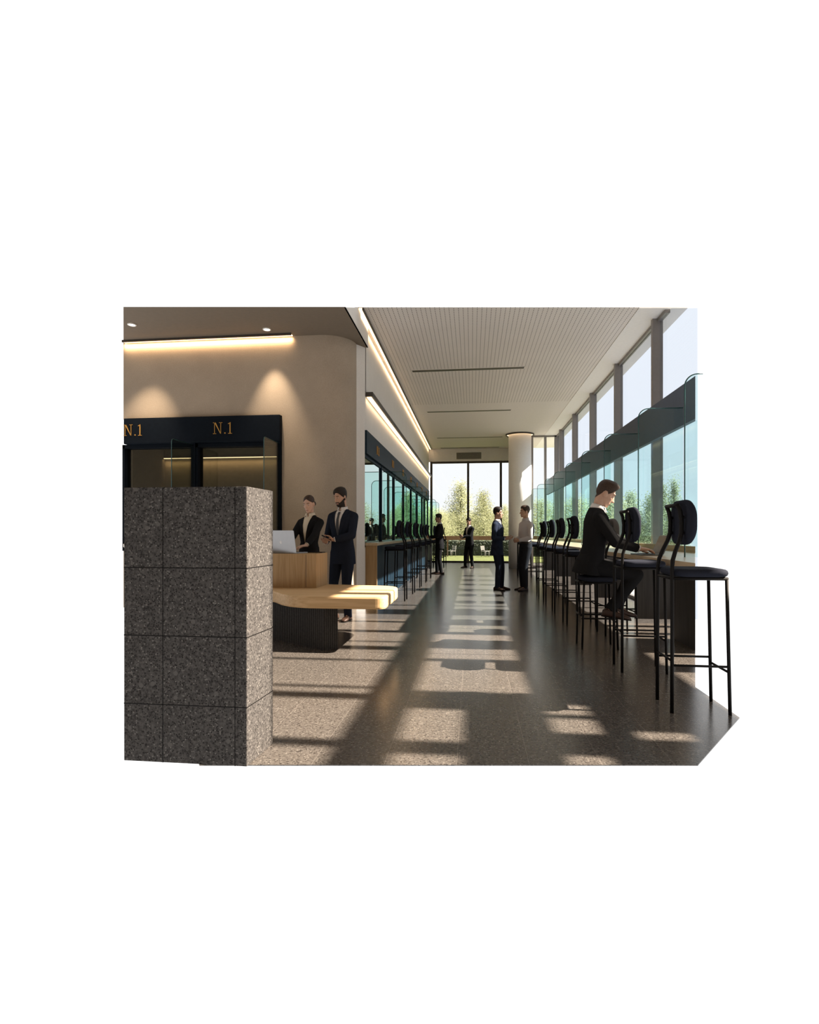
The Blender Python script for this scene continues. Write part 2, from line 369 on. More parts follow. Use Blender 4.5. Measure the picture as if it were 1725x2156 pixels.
# added unseen shell: right wall shapes the sun patches, the rest dims ambient light
b = MB()
GX, GT = 8.0, 0.10
def gl(x): return (GX-x)*SUN_T            # sill height that throws its shadow edge on the floor at x
def gu(x): return (GX+GT-x)*SUN_T         # head height that throws its shadow edge on the floor at x
ope = []                                   # openings: y0, y1, floor x right, floor x left
def bays(edges, xr, xlf):
    for a_, c_ in edges: ope.append((a_, c_, gl(xr), gu(xlf)))
bays([(0.9, 3.20)], -0.82, -2.95)
bays([(3.33, 4.12), (4.28, 4.41), (4.47, 5.34), (5.41, 5.85), (6.05, 6.27), (6.33, 6.87), (7.03, 7.64), (7.76, 8.4)], -0.82, -2.1)
bays([(1.6, 3.15), (3.36, 3.95)], -0.07, -0.44)
bays([(4.40, 5.40), (5.52, 6.0), (6.2, 6.82), (7.0, 7.5), (7.75, 8.4)], 0.44, -0.44)
bays([(3.58, 3.84), (3.93, 4.14)], 0.80, 0.52)
bays([(2.3, 3.22)], 0.76, 0.53)
bays([(3.52, 3.64)], 1.34, 1.02)
bays([(3.85, 4.5), (4.68, 5.2), (5.45, 6.0), (6.3, 7.05), (7.2, 7.6), (7.75, 8.6)], 2.95, 1.80)
Y0g, Y1g, Z1g = 0.2, 8.95, 13.5
ysx = sorted({Y0g, Y1g}|{v for o_ in ope for v in o_[:2]}); zsx = sorted({0.0, Z1g}|{v for o_ in ope for v in o_[2:]})
for a_, c_ in zip(ysx, ysx[1:]):
    run = None
    for z0, z1 in zip(zsx, zsx[1:]):
        op = any(o_[0] <= (a_+c_)/2 <= o_[1] and o_[2] <= (z0+z1)/2 <= o_[3] for o_ in ope)
        if not op: run = (run[0], z1) if run else (z0, z1)
        if op or z1 == Z1g:
            if run: b.box(GX, GX+GT, a_, c_, *run)
            run = None
b.build('wall_sun_mask', M['plaster'], kind='structure')  # added mask out of view, openings cut to draw the floor's sun patches
MB().box(-10.1, GX, -3.0, -2.8, 0, 13.5).build('wall_back_shade', M['plaster'], kind='structure')  # added behind the camera to block ambient light
MB().box(-10.1, -10.0, -3.0, 6.0, 0, 13.5).build('wall_left_shade', M['plaster'], kind='structure')  # added out of view to block ambient light from the left
MB().prism([(-10.1, -3.0), (GX+GT, -3.0), (GX+GT, near(8.6, GX)), (-10.1, near(8.6, -10.1))], 13.5, 13.7).build('ceiling_shade', M['soffit'], kind='structure')  # added high cover out of view, keeps sky light off the near hall

# ------------------------------------------------------------------ lighting fixtures
def area(name, loc, sx, sy, power, col, rot=(0, 0, 0), parent=None, spread=math.radians(100)):
    a = bpy.data.lights.new(name, 'AREA'); a.shape = 'RECTANGLE'; a.size = sx; a.size_y = sy; a.energy = power; a.color = col; a.spread = spread
    o = bpy.data.objects.new(name, a); COL.objects.link(o); o.location = loc; o.rotation_euler = rot
    if parent: o.parent = parent
    return o
WARM = (1.0, 0.68, 0.38)
# cove strip over the front-facing wall
f = empty('cove_light', (0, 8.5, SZ), 0, 'warm strip light along the soffit above the navy sign on the beige wall', 'strip light')
MB().box(-5.74, -2.86, -0.10, -0.075, -0.035, 0).build('profile', M['bronze'], f)
MB().box(-5.76, -2.87, -0.072, 0.02, -0.012, -0.004).build('diffuser', M['led'], f)
area('cove_lamp', ((X0-2.86)/2, 0.0, -0.02), 2.9, 0.05, 15, WARM, (math.radians(50), 0, 0), f)
# cove strip along the corridor wall at ceiling height
f = empty('cove_light', (XL, 0, CZ), 0, 'long warm strip light where the corridor wall meets the ceiling', 'strip light')
MB().box(0.115, 0.135, near(8.58, XL), YE-0.1, -0.035, 0).build('profile', M['bronze'], f)
MB().box(0.06, 0.11, near(8.58, XL), YE-0.1, -0.014, -0.004).build('diffuser', M['led'], f)
area('cove_lamp', (0.07, 15.8, -0.03), 0.06, 14.4, 15, WARM, (0, math.radians(58), 0), f)
# suspended linear light above the corridor sign
f = empty('linear_light', (XL, 9.26, 3.62), 0, 'slim bronze linear wall light running above the corridor sign', 'linear light')
MB().box(0.005, 0.13, 0, YE-9.4, -0.02, 0.055).build('housing', M['bronze'], f)
MB().box(0.02, 0.10, 0.03, YE-9.45, -0.034, -0.022).build('diffuser', M['led'], f)
area('linear_lamp', (0.06, 6.8, -0.045), 0.05, 13.5, 8, WARM, (0, math.radians(50), 0), f)
MB().box(0.004, 0.014, -0.01, 0.0, 0.055, CZ-3.64).build('cable', M['alu'], f)
# recessed downlights washing the beige wall
def downlight(x, y, label, tx, tz, p, size):
    d = empty('downlight', (x, y, SZ), 0, label, 'downlight', 'downlights in the left soffit')
    MB().lathe([(0.045, -0.004), (0.062, -0.004), (0.064, -0.016), (0.05, -0.02), (0.045, -0.008)], 28, cap=False).build('trim_ring', M['white'], d)
    MB().lathe([(0.002, -0.008), (0.046, -0.008), (0.046, -0.004), (0.002, -0.004)], 28).build('lens', M['lamp'], d)
    s = bpy.data.lights.new('downlight_lamp', 'SPOT'); s.energy = p; s.color = (1.0, 0.80, 0.58); s.spot_size = size; s.spot_blend = 0.95; s.shadow_soft_size = 0.03
    o = bpy.data.objects.new('downlight_lamp', s); COL.objects.link(o); o.parent = d; o.location = (0, 0, -0.03)
    o.rotation_euler = (Vector((tx, 8.55, tz))-Vector((x, y, SZ-0.03))).to_track_quat('-Z', 'Y').to_euler()
downlight(-3.18, 8.2, 'small round white downlight in the soffit above the right end of the navy sign', -3.18, 2.4, 190, math.radians(52))
downlight(-5.15, 7.78, 'small round downlight near the far left end of the soffit', -5.4, 2.6, 190, math.radians(52))
# room light behind the front-facing teller windows
f = empty('strip_light', (0, 9.7, 2.66), 0, 'thin warm strip light on the wall behind the left teller windows', 'strip light')
MB().box(X0, X1, 0, 0.04, 0.0, 0.03).build('housing', M['bronze'], f)
MB().box(X0, X1, 0.0, 0.035, -0.012, -0.002).build('diffuser', M['led'], f)
area('strip_lamp', ((X0+X1)/2, -0.02, -0.03), 2.7, 0.05, 5, WARM, (math.radians(25), 0, 0), f)

# ceiling slots and grille
for i, y in enumerate((11.85, 15.9, 20.3, 22.7)):
    s = empty('slot_diffuser', (-0.1, y, CZ), math.radians(0), ['long dark slot vent across the ceiling, nearest of four', 'long dark slot vent across the ceiling, second from the camera',
              'long dark slot vent across the ceiling, third from the camera', 'long dark slot vent across the ceiling, farthest, before the end window'][i], 'ceiling vent', 'ceiling slot vents')
    MB().box(-1.2, 1.2, -0.07, 0.07, -0.006, -0.001).build('slot', M['bronze'], s)
    MB().box(-1.22, 1.22, -0.082, -0.07, -0.008, 0).box(-1.22, 1.22, 0.07, 0.082, -0.008, 0).box(-1.22, -1.2, -0.082, 0.082, -0.008, 0).box(1.2, 1.22, -0.082, 0.082, -0.008, 0).build('frame', M['ceil'], s)
g = empty('air_grille', (-0.14, YE, 4.49), 0, 'rectangular grey air grille on the header above the end window', 'vent')
MB().box(-0.72, 0.72, -0.03, -0.005, 0.15, 0.19).box(-0.72, 0.72, -0.03, -0.005, -0.17, -0.14).box(-0.72, -0.68, -0.03, -0.005, -0.14, 0.15).box(0.68, 0.72, -0.03, -0.005, -0.14, 0.15).build('frame', M['white'], g)
b = MB().box(-0.52, 0.52, -0.012, -0.006, -0.14, 0.14)
for k in range(12): b.box(-0.5, 0.5, -0.03, -0.012, -0.13+k*0.022, -0.122+k*0.022)
b.build('louvres', plain('grille_grey', (0.30, 0.29, 0.26), 0.6), g)

# ------------------------------------------------------------------ lettering (hand drawn serif N . 1)
def letters():
    b = MB()
    def poly(p): b.prism(p, 0, 0.012)
    # N: left stem, diagonal, right stem, serifs
    poly([(0.12, 0), (0.165, 0), (0.165, 1), (0.12, 1)]); poly([(0.69, 0), (0.735, 0), (0.735, 1), (0.69, 1)])
    poly([(0.12, 1), (0.245, 1), (0.735, 0), (0.69, 0), (0.655, 0.04)])
    poly([(0, 0), (0.285, 0), (0.285, 0.045), (0, 0.045)]); poly([(0.57, 0.955), (0.86, 0.955), (0.86, 1), (0.57, 1)]); poly([(0, 0.955), (0.2, 0.955), (0.2, 1), (0, 1)])
    b.prism([(1.10+0.06*math.cos(a*PI/8), 0.06+0.06*math.sin(a*PI/8)) for a in range(16)], 0, 0.012)
    poly([(1.52, 0.03), (1.61, 0.03), (1.61, 1.0), (1.585, 1.0), (1.52, 0.96)]); poly([(1.39, 0), (1.74, 0), (1.74, 0.045), (1.39, 0.045)])
    poly([(1.37, 0.88), (1.39, 0.845), (1.53, 0.90), (1.53, 0.965)])
    return b
LET = letters()
def add_letters(parent, origin, h, xdir):
    """stand the lettering up on a vertical face; xdir is the reading direction"""
    xd = Vector(xdir); z = Vector((0, 0, 1)); nrm = xd.cross(z)
    b = MB(); b.v = [tuple(Vector(origin)+xd*(p[0]*h)+z*(p[1]*h)+nrm*p[2]) for p in LET.v]; b.f = LET.f; b.sm = LET.sm
    return b.build('lettering', M['gold'], parent)
# sign and glazing on the front-facing wall
s = empty('header_sign', (0, 8.55, 2.72), 0, 'dark navy sign band with gold N.1 lettering on the beige wall', 'sign')
MB().box(-5.745, X1, -0.10, 0.1, 0, 0.43).build('panel', M['navy'], s, bevel=0.02)
add_letters(s, (-4.18, -0.10, 0.135), 0.185, (1, 0, 0)); add_letters(s, (-5.735, -0.10, 0.135), 0.185, (1, 0, 0))
for k, (a, c) in enumerate(((X0, -4.52), (-4.52, X1))):
    o = window(wn, [(c-0.07, c, 8.5, 8.7, 0.95, 2.72), (a, a+0.04, 8.52, 8.7, 0.95, 2.72), (a, c, 8.53, 8.62, 1.28, 1.31), (a, c, 8.52, 8.68, 2.66, 2.72)], [(a+0.04, c-0.07, 8.6, 8.61, 0.95, 2.66)], M['navy'], M['dim_glass']); wn += 1
# sign and glazing along the corridor
s = empty('header_sign', (XL, 0, 2.62), 0, 'long blue sign band with repeated gold N.1 along the corridor wall', 'sign')
MB().box(-0.08, 0.03, 9.25, YE-0.15, 0, 0.40).build('panel', M['navy_blue'], s)
for y in (10.2, 12.2, 14.05, 15.9, 17.7, 19.5, 21.4): add_letters(s, (0.03, y, 0.12), 0.16, (0, 1, 0))
yy = [9.25+1.85*i for i in range(7)]+[YE-0.2]
yy[-1] = YE-0.15
for i in range(7):
    a, c = yy[i], yy[i+1]
    window(wn, [(XL-0.09, XL-0.01, c-0.06, c, 1.0, 2.62), (XL-0.08, XL-0.02, a, c, 2.57, 2.62), (XL-0.09, XL-0.02, a, c, 0.98, 1.02)], [(XL-0.05, XL-0.04, a, c-0.06, 1.02, 2.57)], M['navy_blue'], M['mirror_glass']); wn += 1

# ------------------------------------------------------------------ counters
c = empty('service_counter', (0, 0, 0), 0, 'pale timber counter on a navy base along the left corridor wall', 'counter')
MB().box(XL+0.002, -1.615, 9.25, YE-0.2, 1.03, 1.08).build('worktop', M['counter_top'], c, bevel=0.006)
MB().box(XL+0.002, -1.63, 9.27, 9.31, 0, 1.03).build('end_panel', M['oak'], c)
MB().box(XL+0.002, -1.66, 9.31, YE-0.2, 0.0, 1.03).build('front_panel', M['navy_blue'], c)
RX0, RX1 = 1.76, 2.9
c = empty('service_counter', (0, 0, 0), 0, 'long pale timber bar counter under the windows on the right', 'counter')
MB().prism([(RX0, cut(RX0)), (RX1, cut(RX1)), (RX1, 20.0), (RX0, 20.0)], 0.955, 1.01).build('worktop', M['counter_top'], c, bevel=0.005)
MB().prism([(2.66, cut(2.66)), (2.72, cut(2.72)), (2.72, 20.0), (2.66, 20.0)], 1.01, 1.085).build('back_rail', M['oak_y'], c)
MB().prism([(2.36, cut(2.36)), (2.42, cut(2.42)), (2.42, 6.75), (2.36, 6.75)], 0, 0.955).build('base_panel', M['darkwood'], c)
for y in (8.3, 10.9, 13.5, 16.1, 18.7): MB().box(2.36, 2.85, y-0.02, y+0.02, 0, 0.955).build('support_panel', M['darkwood'], c)
# header band above the counter and the pane under it
h = empty('header_band', (0, 0, 0), 0, 'slate blue header band hanging above the right hand counter screens', 'header band')
MB().prism([(2.64, cut(2.64)), (2.70, cut(2.70)), (2.70, 20.0), (2.64, 20.0)], 2.61, 3.12).build('panel', M['header'], h)
s = empty('glass_screen', (0, 0, 0), 0, 'continuous pale teal glass screen between right counter and header band', 'glass screen')
finy = [5.68, 7.2]+[9.0+1.8*i for i in range(7)]
ed = [cut(2.67)]+finy[1:]+[20.0]
for a, c2 in zip(ed, ed[1:]):
    MB().box(2.685, 2.693, a+0.004, c2-0.004, 1.085, 2.61).build('pane', M['screen'], s)
# glass fins with rounded outer corners
def fin(x_in, x_out, z0, z1, r):
    """outline in (along, z); x_in at the header, x_out towards the hall"""
    w_ = x_out-x_in; sg = 1 if w_ > 0 else -1
    p = [(x_in, z0), (x_out, z0), (x_out, z1-r)]
    p += [(x_out-sg*r*(1-math.cos(a)), z1-r+r*math.sin(a)) for a in [PI/2*i/8 for i in range(1, 9)]]
    p += [(x_in, z1)]
    return p
def make_fin(x_in, x_out, y, z0, z1, label, group, r=0.12):
    o = empty('glass_divider', (0, y, 0), 0, label, 'glass divider', group)
    p = fin(x_in, x_out, z0, z1, r); k = len(p)
    b = MB(); b.add([(x, -0.005, z) for x, z in p]+[(x, 0.005, z) for x, z in p], [tuple(range(k)), tuple(range(k, 2*k))[::-1]]); b.build('pane', M['fin'], o)
    b = MB().tube([(x, 0, z) for x, z in p[1:]], 0.0065, 6); b.build('edge', M['fin_edge'], o)
    return o
ORD = ['nearest', 'second nearest', 'third nearest', 'fourth nearest', 'fifth nearest', 'sixth nearest', 'seventh nearest', 'eighth nearest', 'ninth nearest', 'tenth nearest', 'eleventh nearest']
for i, y in enumerate(finy):
    make_fin(2.63 if i else 2.26, 2.09, y, 1.0105, 2.82, 'teal glass divider with rounded top corner on right counter, %s the camera' % ORD[i], 'glass dividers on the right counter')
for i, y in enumerate([11.1+1.85*k for k in range(7)]):
    make_fin(XL, -1.34, y-0.03, 1.0805, 2.5, 'teal glass divider on left corridor counter, %s the camera' % ORD[i], 'glass dividers on the corridor counter')
for i, x in enumerate((-4.55, -3.09)):
    o = empty('glass_divider', (x, 8.5, 0), 0, ['glass divider on the beige wall below the sign, left of two', 'glass divider at the right end of the navy sign'][i], 'glass divider', 'glass dividers under the navy sign')
    p = fin(0, -0.65, 1.07, 2.69, 0.06); k = len(p)
    MB().add([(-0.005, y, z) for y, z in p]+[(0.005, y, z) for y, z in p], [tuple(range(k)), tuple(range(k, 2*k))[::-1]]).build('pane', M['dim_glass'], o)
    MB().tube([(0, y, z) for y, z in p[1:]], 0.0065, 6).build('edge', M['fin_edge'], o)
c = empty('teller_counter', (0, 0, 0), 0, 'navy teller counter below the windows behind the stone block', 'counter')
MB().prism([(X0, 8.54), (-5.32, 7.85), (X1, 7.85), (X1, 8.54)], 1.02, 1.07).build('worktop', M['counter_top'], c)
MB().box(-5.55, X1, 8.3, 8.52, 0, 1.02).build('front_panel', M['navy'], c)

# ------------------------------------------------------------------ stone block and reception bench
BZ = 1.25+98*2.92/F
A_, B_, L_ = Vector(at(520, 2.92)), Vector(at(575, 3.24)), Vector((-0.6797*at(520, 2.92)[1]+0.003, at(520, 2.92)[1]))
blk = [tuple(L_), tuple(A_), tuple(B_), (L_.x, B_.y)]
o = MB().prism(blk, 0, BZ).build('stone_block', M['block'], bevel=0.004)
tag(o, 'big dark grey granite block with panel joints in the left foreground', 'stone block')
b = MB(); e = 0.0026; g_ = 0.0009
ring = [(L_.x, L_.y-g_), (A_.x+g_*0.4, A_.y-g_), (B_.x+g_, B_.y), (L_.x, B_.y+g_)]
for v in (1196.5, 1342, 1489): z = 1.25-(v-V0)*2.93/F; b.prism(ring, z-e, z+e)
for u in (343, 495):
    p0 = Vector(at(u, 1.0)); dd = A_-L_; k_ = (L_.x*dd.y-L_.y*dd.x)/(p0.x*dd.y-p0.y*dd.x); c_ = p0*k_; tn = dd.normalized(); nn = Vector((tn.y, -tn.x))
    b.prism([tuple(c_-tn*e*.8+nn*g_), tuple(c_+tn*e*.8+nn*g_), tuple(c_+tn*e*.8-nn*.01), tuple(c_-tn*e*.8-nn*.01)], 0, BZ-0.003)
b.build('panel_joint', M['black'], o)

t = empty('reception_bench', (0, 0, 0), 0, 'low oak bench with rounded corners on a fluted charcoal plinth beside the block', 'bench')
def smooth_poly(p, radii):
    out = []; n = len(p)
    for i in range(n):
        a, b_, c_ = Vector(p[i-1]), Vector(p[i]), Vector(p[(i+1) % n]); r = radii[i]
        if r <= 0: out.append(tuple(b_)); continue
        d1 = (a-b_).normalized(); d2 = (c_-b_).normalized()
        p1, p2 = b_+d1*r, b_+d2*r
        for k in range(9):
            q = k/8; out.append(tuple((1-q)**2*p1+2*q*(1-q)*b_+q*q*p2))
    return out
top = smooth_poly([(-2.75, 6.15), (-2.28, 6.05), (-1.92, 5.54), (-0.89, 5.54), (-0.89, 6.75), (-2.75, 6.98)], [0, 0.16, 0.3, 0.10, 0.28, 0])
MB().prism(top, 0.46, 0.59).build('table_top', M['oak_x'], t, bevel=0.02)
pb = MB(); P0, P1, P2, P3 = Vector((-1.56, 5.66)), Vector((-2.5, 6.33)), Vector((-2.35, 6.6)), Vector((-1.45, 5.79))
pb.prism([tuple(P0), tuple(P1), tuple(P2), tuple(P3)], 0, 0.46)
pb.build('plinth', M['plinth'], t)
fb = MB()
def flutes(A, B, n):
    dd = (B-A); nrm = Vector((dd.y, -dd.x)).normalized()
    if nrm.dot(A-Vector((-2.0, 6.3))) < 0: nrm = -nrm
    for i in range(n):
        a = A+dd*((i+0.12)/n); c2 = A+dd*((i+0.88)/n)
        fb.prism([tuple(a), tuple(c2), tuple(c2+nrm*0.009), tuple(a+nrm*0.009)], 0.0, 0.46)
flutes(P0, P1, 34); flutes(P3, P0, 7)
fb.build('fluting', M['plinth'], t)
d = empty('reception_desk', (0, 0, 0), 0, 'oak box desk standing on the low bench with the silver laptop', 'desk')
MB().box(-2.75, -1.853, 6.37, 6.87, 0.59, 1.0).build('body', M['oak'], d, bevel=0.004)
MB().box(-1.984, -1.98, 6.368, 6.38, 0.6, 0.99).build('joint_line', M['bronze'], d)

# ------------------------------------------------------------------ bar stools (front faces +X, origin on the floor under the seat)
def cushion(b, pts, t, M4, inset=0.018, bend=0.0):
    """soft pad: outline pts in (a,b), thickness t, placed by the 4x4 matrix"""
    rings = []
    for off, z in ((inset*2.2, 0), (inset, 0.004), (inset*0.3, t*0.22), (0, t*0.5), (inset*0.3, t*0.78), (inset, t-0.004), (inset*2.2, t)):
        ring = []
        for x, y in pts:
            l = math.hypot(x, y); k = max(0, (l-off)/l)
            ring.append(M4 @ Vector((x*k, y*k, z+bend*y*y)))
        rings.append(ring)
    return b.rings(rings)
def make_stool(H=1.0, back=True, um='uphol'):
    r = empty('bar_stool', (0, 0, 0))
    b = MB(); cushion(b, rrect(0.37, 0.41, 0.09), 0.055, Matrix.Translation((0, 0, H-0.055))); b.build('seat', M[um], r)
    for s in (-1, 1):
        y = s*0.155
        if back:
            path = [(-0.195, y, 0), (-0.193, y, H*0.6), (-0.192, y*0.97, H), (-0.185, y*0.92, H+0.06), (-0.165, y*0.85, H+0.12), (-0.135, y*0.78, H+0.19), (-0.118, y*0.74, H+0.25), (-0.116, y*0.72, H+0.33), (-0.125, y*0.72, H+0.40), (-0.142, y*0.72, H+0.445)]
            MB().tube(path, [0.0125]*3+[0.0145]*7, 10).build('rear_leg', M['black'], r)
        else:
            MB().tube([(-0.185, y, 0), (-0.165, y, H-0.05)], 0.0115, 10).build('rear_leg', M['black'], r)
        MB().tube([(0.185, y, 0), (0.165, y*0.97, H-0.06)], 0.0115, 10).build('front_leg', M['black'], r)
    b = MB()
    for s in (-1, 1): b.tube([(-0.19, s*0.152, H-0.066), (0.168, s*0.152, H-0.066)], 0.012, 8)
    b.tube([(0.166, -0.155, H-0.066), (0.166, 0.155, H-0.066)], 0.012, 8).tube([(-0.19, -0.155, H-0.066), (-0.19, 0.155, H-0.066)], 0.012, 8)
    b.build('seat_frame', M['black'], r)
    for z0, p, q in ((0.29, (0.18, -0.155), (0.18, 0.155)), (0.33, (-0.193, -0.155), (0.18, -0.155)), (0.33, (-0.193, 0.155), (0.18, 0.155)), (0.36, (-0.193, -0.155), (-0.193, 0.155))):
        MB().tube([(p[0], p[1], z0), (q[0], q[1], z0)], 0.0085, 8).build('footrest', M['black'], r)
    if back:
        M4 = Matrix.Translation((-0.105, 0, H+0.325)) @ Matrix(((0, 0, 1, 0), (0, 1, 0, 0), (1, 0, 0, 0), (0, 0, 0, 1)))
        out_ = [(a*1.0, b_) for a, b_ in rrect(0.32, 0.42, 0.13, 8)]
        b = MB(); cushion(b, out_, 0.05, M4, 0.014, 0.35); b.build('backrest', M[um], r)
        MB().tube([(-0.142, -0.115, H+0.445), (-0.142, 0.115, H+0.445)], 0.0145, 10).build('top_bar', M['black'], r)
        for s in (-1, 1):
            for z in (0.25, 0.36): MB().tube([(-0.125, s*0.112, H+z), (-0.10, s*0.112, H+z)], 0.012, 8).build('bracket', M['black'], r)
    return r
proto = make_stool()
rs = [(1.575, 4.13), (1.53, 5.22), (1.47, 7.75), (1.475, 8.85), (1.48, 9.95), (1.49, 11.05), (1.5, 13.3), (1.5, 14.6), (1.5, 16.0)]
lab = ['navy padded bar stool at right counter, nearest the camera', 'navy padded bar stool at right counter, between camera and seated man', 'navy padded bar stool just behind the seated man at right counter',
       'navy padded bar stool at right counter, second beyond the seated man', 'navy padded bar stool at right counter, third beyond the seated man', 'navy padded bar stool at right counter, fourth beyond the seated man',
       'navy padded bar stool at right counter, first beyond the white shirt', 'navy padded bar stool at right counter, second beyond the white shirt', 'navy padded bar stool at right counter, last before the column']
for i, (x, y) in enumerate(rs):
    o = proto if i == 0 else copy_tree(proto)
    o.location = (x, y, 0); o.rotation_euler = (0, 0, random.uniform(-0.03, 0.03))
    tag(o, lab[i], 'bar stool', 'bar stools at the right counter')
n_l = [10.05, 11.25, 12.55, 13.85, 15.1, 17.8, 19.1, 20.4, 21.7]
where = ['nearest the oak bench', 'second from the oak bench', 'third from the oak bench', 'fourth from the oak bench', 'fifth from the oak bench', 'first beyond the standing man', 'second beyond the standing man', 'third beyond the standing man', 'farthest, beside the end window']
for i, y in enumerate(n_l):
    o = copy_tree(proto); x = -1.42+0.19*(y-10)/11.7
    o.location = (x, y, 0); o.rotation_euler = (0, 0, PI+random.uniform(-0.03, 0.03))
    tag(o, 'navy padded bar stool at left corridor counter, '+where[i], 'bar stool', 'bar stools at the corridor counter')
g = make_stool(0.94, True, 'uphol_grey'); g.location = (1.78, 7.0, 0); g.rotation_euler = (0, 0, 0.1)
tag(g, 'grey padded bar stool half hidden behind the seated man', 'bar stool')
low = make_stool(0.78, False, 'uphol'); low.location = (1.36, 6.2, 0)
tag(low, 'low backless dark bar stool under the seated man', 'bar stool')

# ------------------------------------------------------------------ garden outside
M['lawn'] = plain('lawn_grass', (0.13, 0.15, 0.06), 0.95, spec=0.05, var=0.3, scale=6)
M['paving'] = plain('pale_paving', (0.42, 0.39, 0.34), 0.9, spec=0.1, var=0.1, scale=3)
M['hedge'] = plain('hedge_leaf', (0.09, 0.105, 0.08), 0.9, spec=0.05, var=0.4, scale=40)
def leaf(name, col):
    m, nt, b_ = mat(name); out = nt.nodes['Material Output']
    oi = N(nt, 'ShaderNodeTexNoise'); oi.inputs['Scale'].default_value = 1.3; oi.inputs['Detail'].default_value = 4; L(nt, coords(nt), oi.inputs[0])
    c = ramp(nt, oi.outputs[0], [(0.3, tuple(x*0.8 for x in col)), (0.7, tuple(min(1, x*1.2) for x in col))])
    L(nt, c, b_.inputs['Base Color']); b_.inputs['Roughness'].default_value = 0.8; b_.inputs['Specular IOR Level'].default_value = 0.1
    t = N(nt, 'ShaderNodeBsdfTranslucent'); L(nt, c, t.inputs[0])
    mx = N(nt, 'ShaderNodeMixShader'); mx.inputs[0].default_value = 0.5; L(nt, b_.outputs[0], mx.inputs[1]); L(nt, t.outputs[0], mx.inputs[2]); L(nt, mx.outputs[0], out.inputs[0])
    return m
M['leaf'] = leaf('pale_leaf', (0.47, 0.48, 0.29)); M['leaf_b'] = leaf('green_leaf', (0.36, 0.40, 0.26))
M['bark'] = plain('tree_bark', (0.10, 0.085, 0.065), 0.9, spec=0.05, var=0.3, scale=12)
M['cedar'] = plain('cedar_rail', (0.20, 0.11, 0.065), 0.8, spec=0.1, var=0.15)
MB().prism([(-11, YE+0.2), (3.3, YE+0.2), (3.3, 9.3), (8.5, 22.5), (14.8, 40), (14.8, 62), (-11, 62)], -0.2, -0.03).build('ground_lawn', M['lawn'], kind='structure')
MB().prism([(3.2, cut(3.2)+0.15), (4.4, cut(4.4)+0.2), (4.4, YE), (3.2, YE)], -0.15, -0.02).build('ground_paving', M['paving'], kind='structure')
def tree_mesh(seed, h, w_, conical, mat_leaf):
    rnd = random.Random(seed)
    root = empty('garden_tree')
    b = MB().tube([(0, 0, 0), (0.05, 0.02, h*0.3), (-0.03, 0.04, h*0.62), (0, 0, h*0.95)], [h*0.018, h*0.014, h*0.009, h*0.003], 8)
    b.build('trunk', M['bark'], root)
    lf = MB(); br = MB()
    nb = 70
    for k in range(nb):
        q = (k+0.5)/nb; z = h*(0.13+0.85*q)
        rad = w_*1.15*(1-q)**0.95*(0.5+0.5*min(1, q*6)) if conical else w_*math.sin(PI*min(1, 0.12+0.86*q))**0.7
        a = k*2.4+rnd.uniform(-.4, .4); rr = rad*rnd.uniform(0.75, 1.1)
        tip = Vector((rr*math.cos(a), rr*math.sin(a), z+rr*rnd.uniform(-0.05, 0.25)))
        base = Vector((0, 0, z-rr*0.15)); br.tube([base, (base+tip)/2+Vector((0, 0, 0.04*h*0.1)), tip], [h*0.004, h*0.003, h*0.001], 5)
        nl = int(60+190*rad/w_)
        for _ in range(nl):
            p = base.lerp(tip, rnd.uniform(0.15, 1.05))+Vector((rnd.gauss(0, 1), rnd.gauss(0, 1), rnd.gauss(0, 0.8)))*(0.10*w_+0.05*h*0.3)
            sz = h*rnd.uniform(0.0065, 0.0135); d1 = Vector((rnd.gauss(0, 1), rnd.gauss(0, 1), rnd.gauss(0, 1))).normalized(); d2 = d1.orthogonal().normalized()
            lf.add([p-d1*sz, p-d2*sz*0.55, p+d1*sz, p+d2*sz*0.55], [(0, 1, 2, 3)])
    br.build('branches', M['bark'], root); lf.build('foliage', mat_leaf, root)
    return root
ta = tree_mesh(3, 6.0, 2.0, True, M['leaf']); tb = tree_mesh(5, 4.6, 1.9, False, M['leaf']); tc_ = tree_mesh(9, 6.0, 1.7, True, M['leaf_b'])
def put(t, first, u, d, top_v, wsc, label, base=0.0):
    o = t if first else copy_tree(t)
    x, y = at(u, d); hz = EYE+(V0-top_v)*d/F; h0 = 6.0 if t is not tb else 4.6
    s = hz/h0; o.location = (x, y, -0.04); o.scale = (s*wsc, s*wsc, s); o.rotation_euler = (0, 0, u*0.37)
    return tag(o, label, 'tree', 'trees in the garden')
put(ta, True, 971, 40, 1013, 1.15, 'tallest pale conical tree left of the centre mullion in the end window')
put(ta, False, 1018, 38, 1034, 1.05, 'second pale conical tree right of the centre mullion in the end window')
put(tb, True, 927, 36, 1075, 1.0, 'round pale tree behind the standing man at the left of the end window')
put(tb, False, 950, 46, 1078, 1.2, 'bushy tree just left of the tallest conical tree')
put(tb, False, 996, 44, 1082, 1.2, 'bushy tree filling the gap between the two conical trees')
put(tb, False, 1050, 42, 1072, 1.2, 'bushy tree behind the couple at the right of the end window')
put(ta, False, 1063, 48, 1062, 0.9, 'slim tree beside the white column in the end window')
put(tb, False, 905, 48, 1066, 1.2, 'round tree at the far left behind the corridor counter')
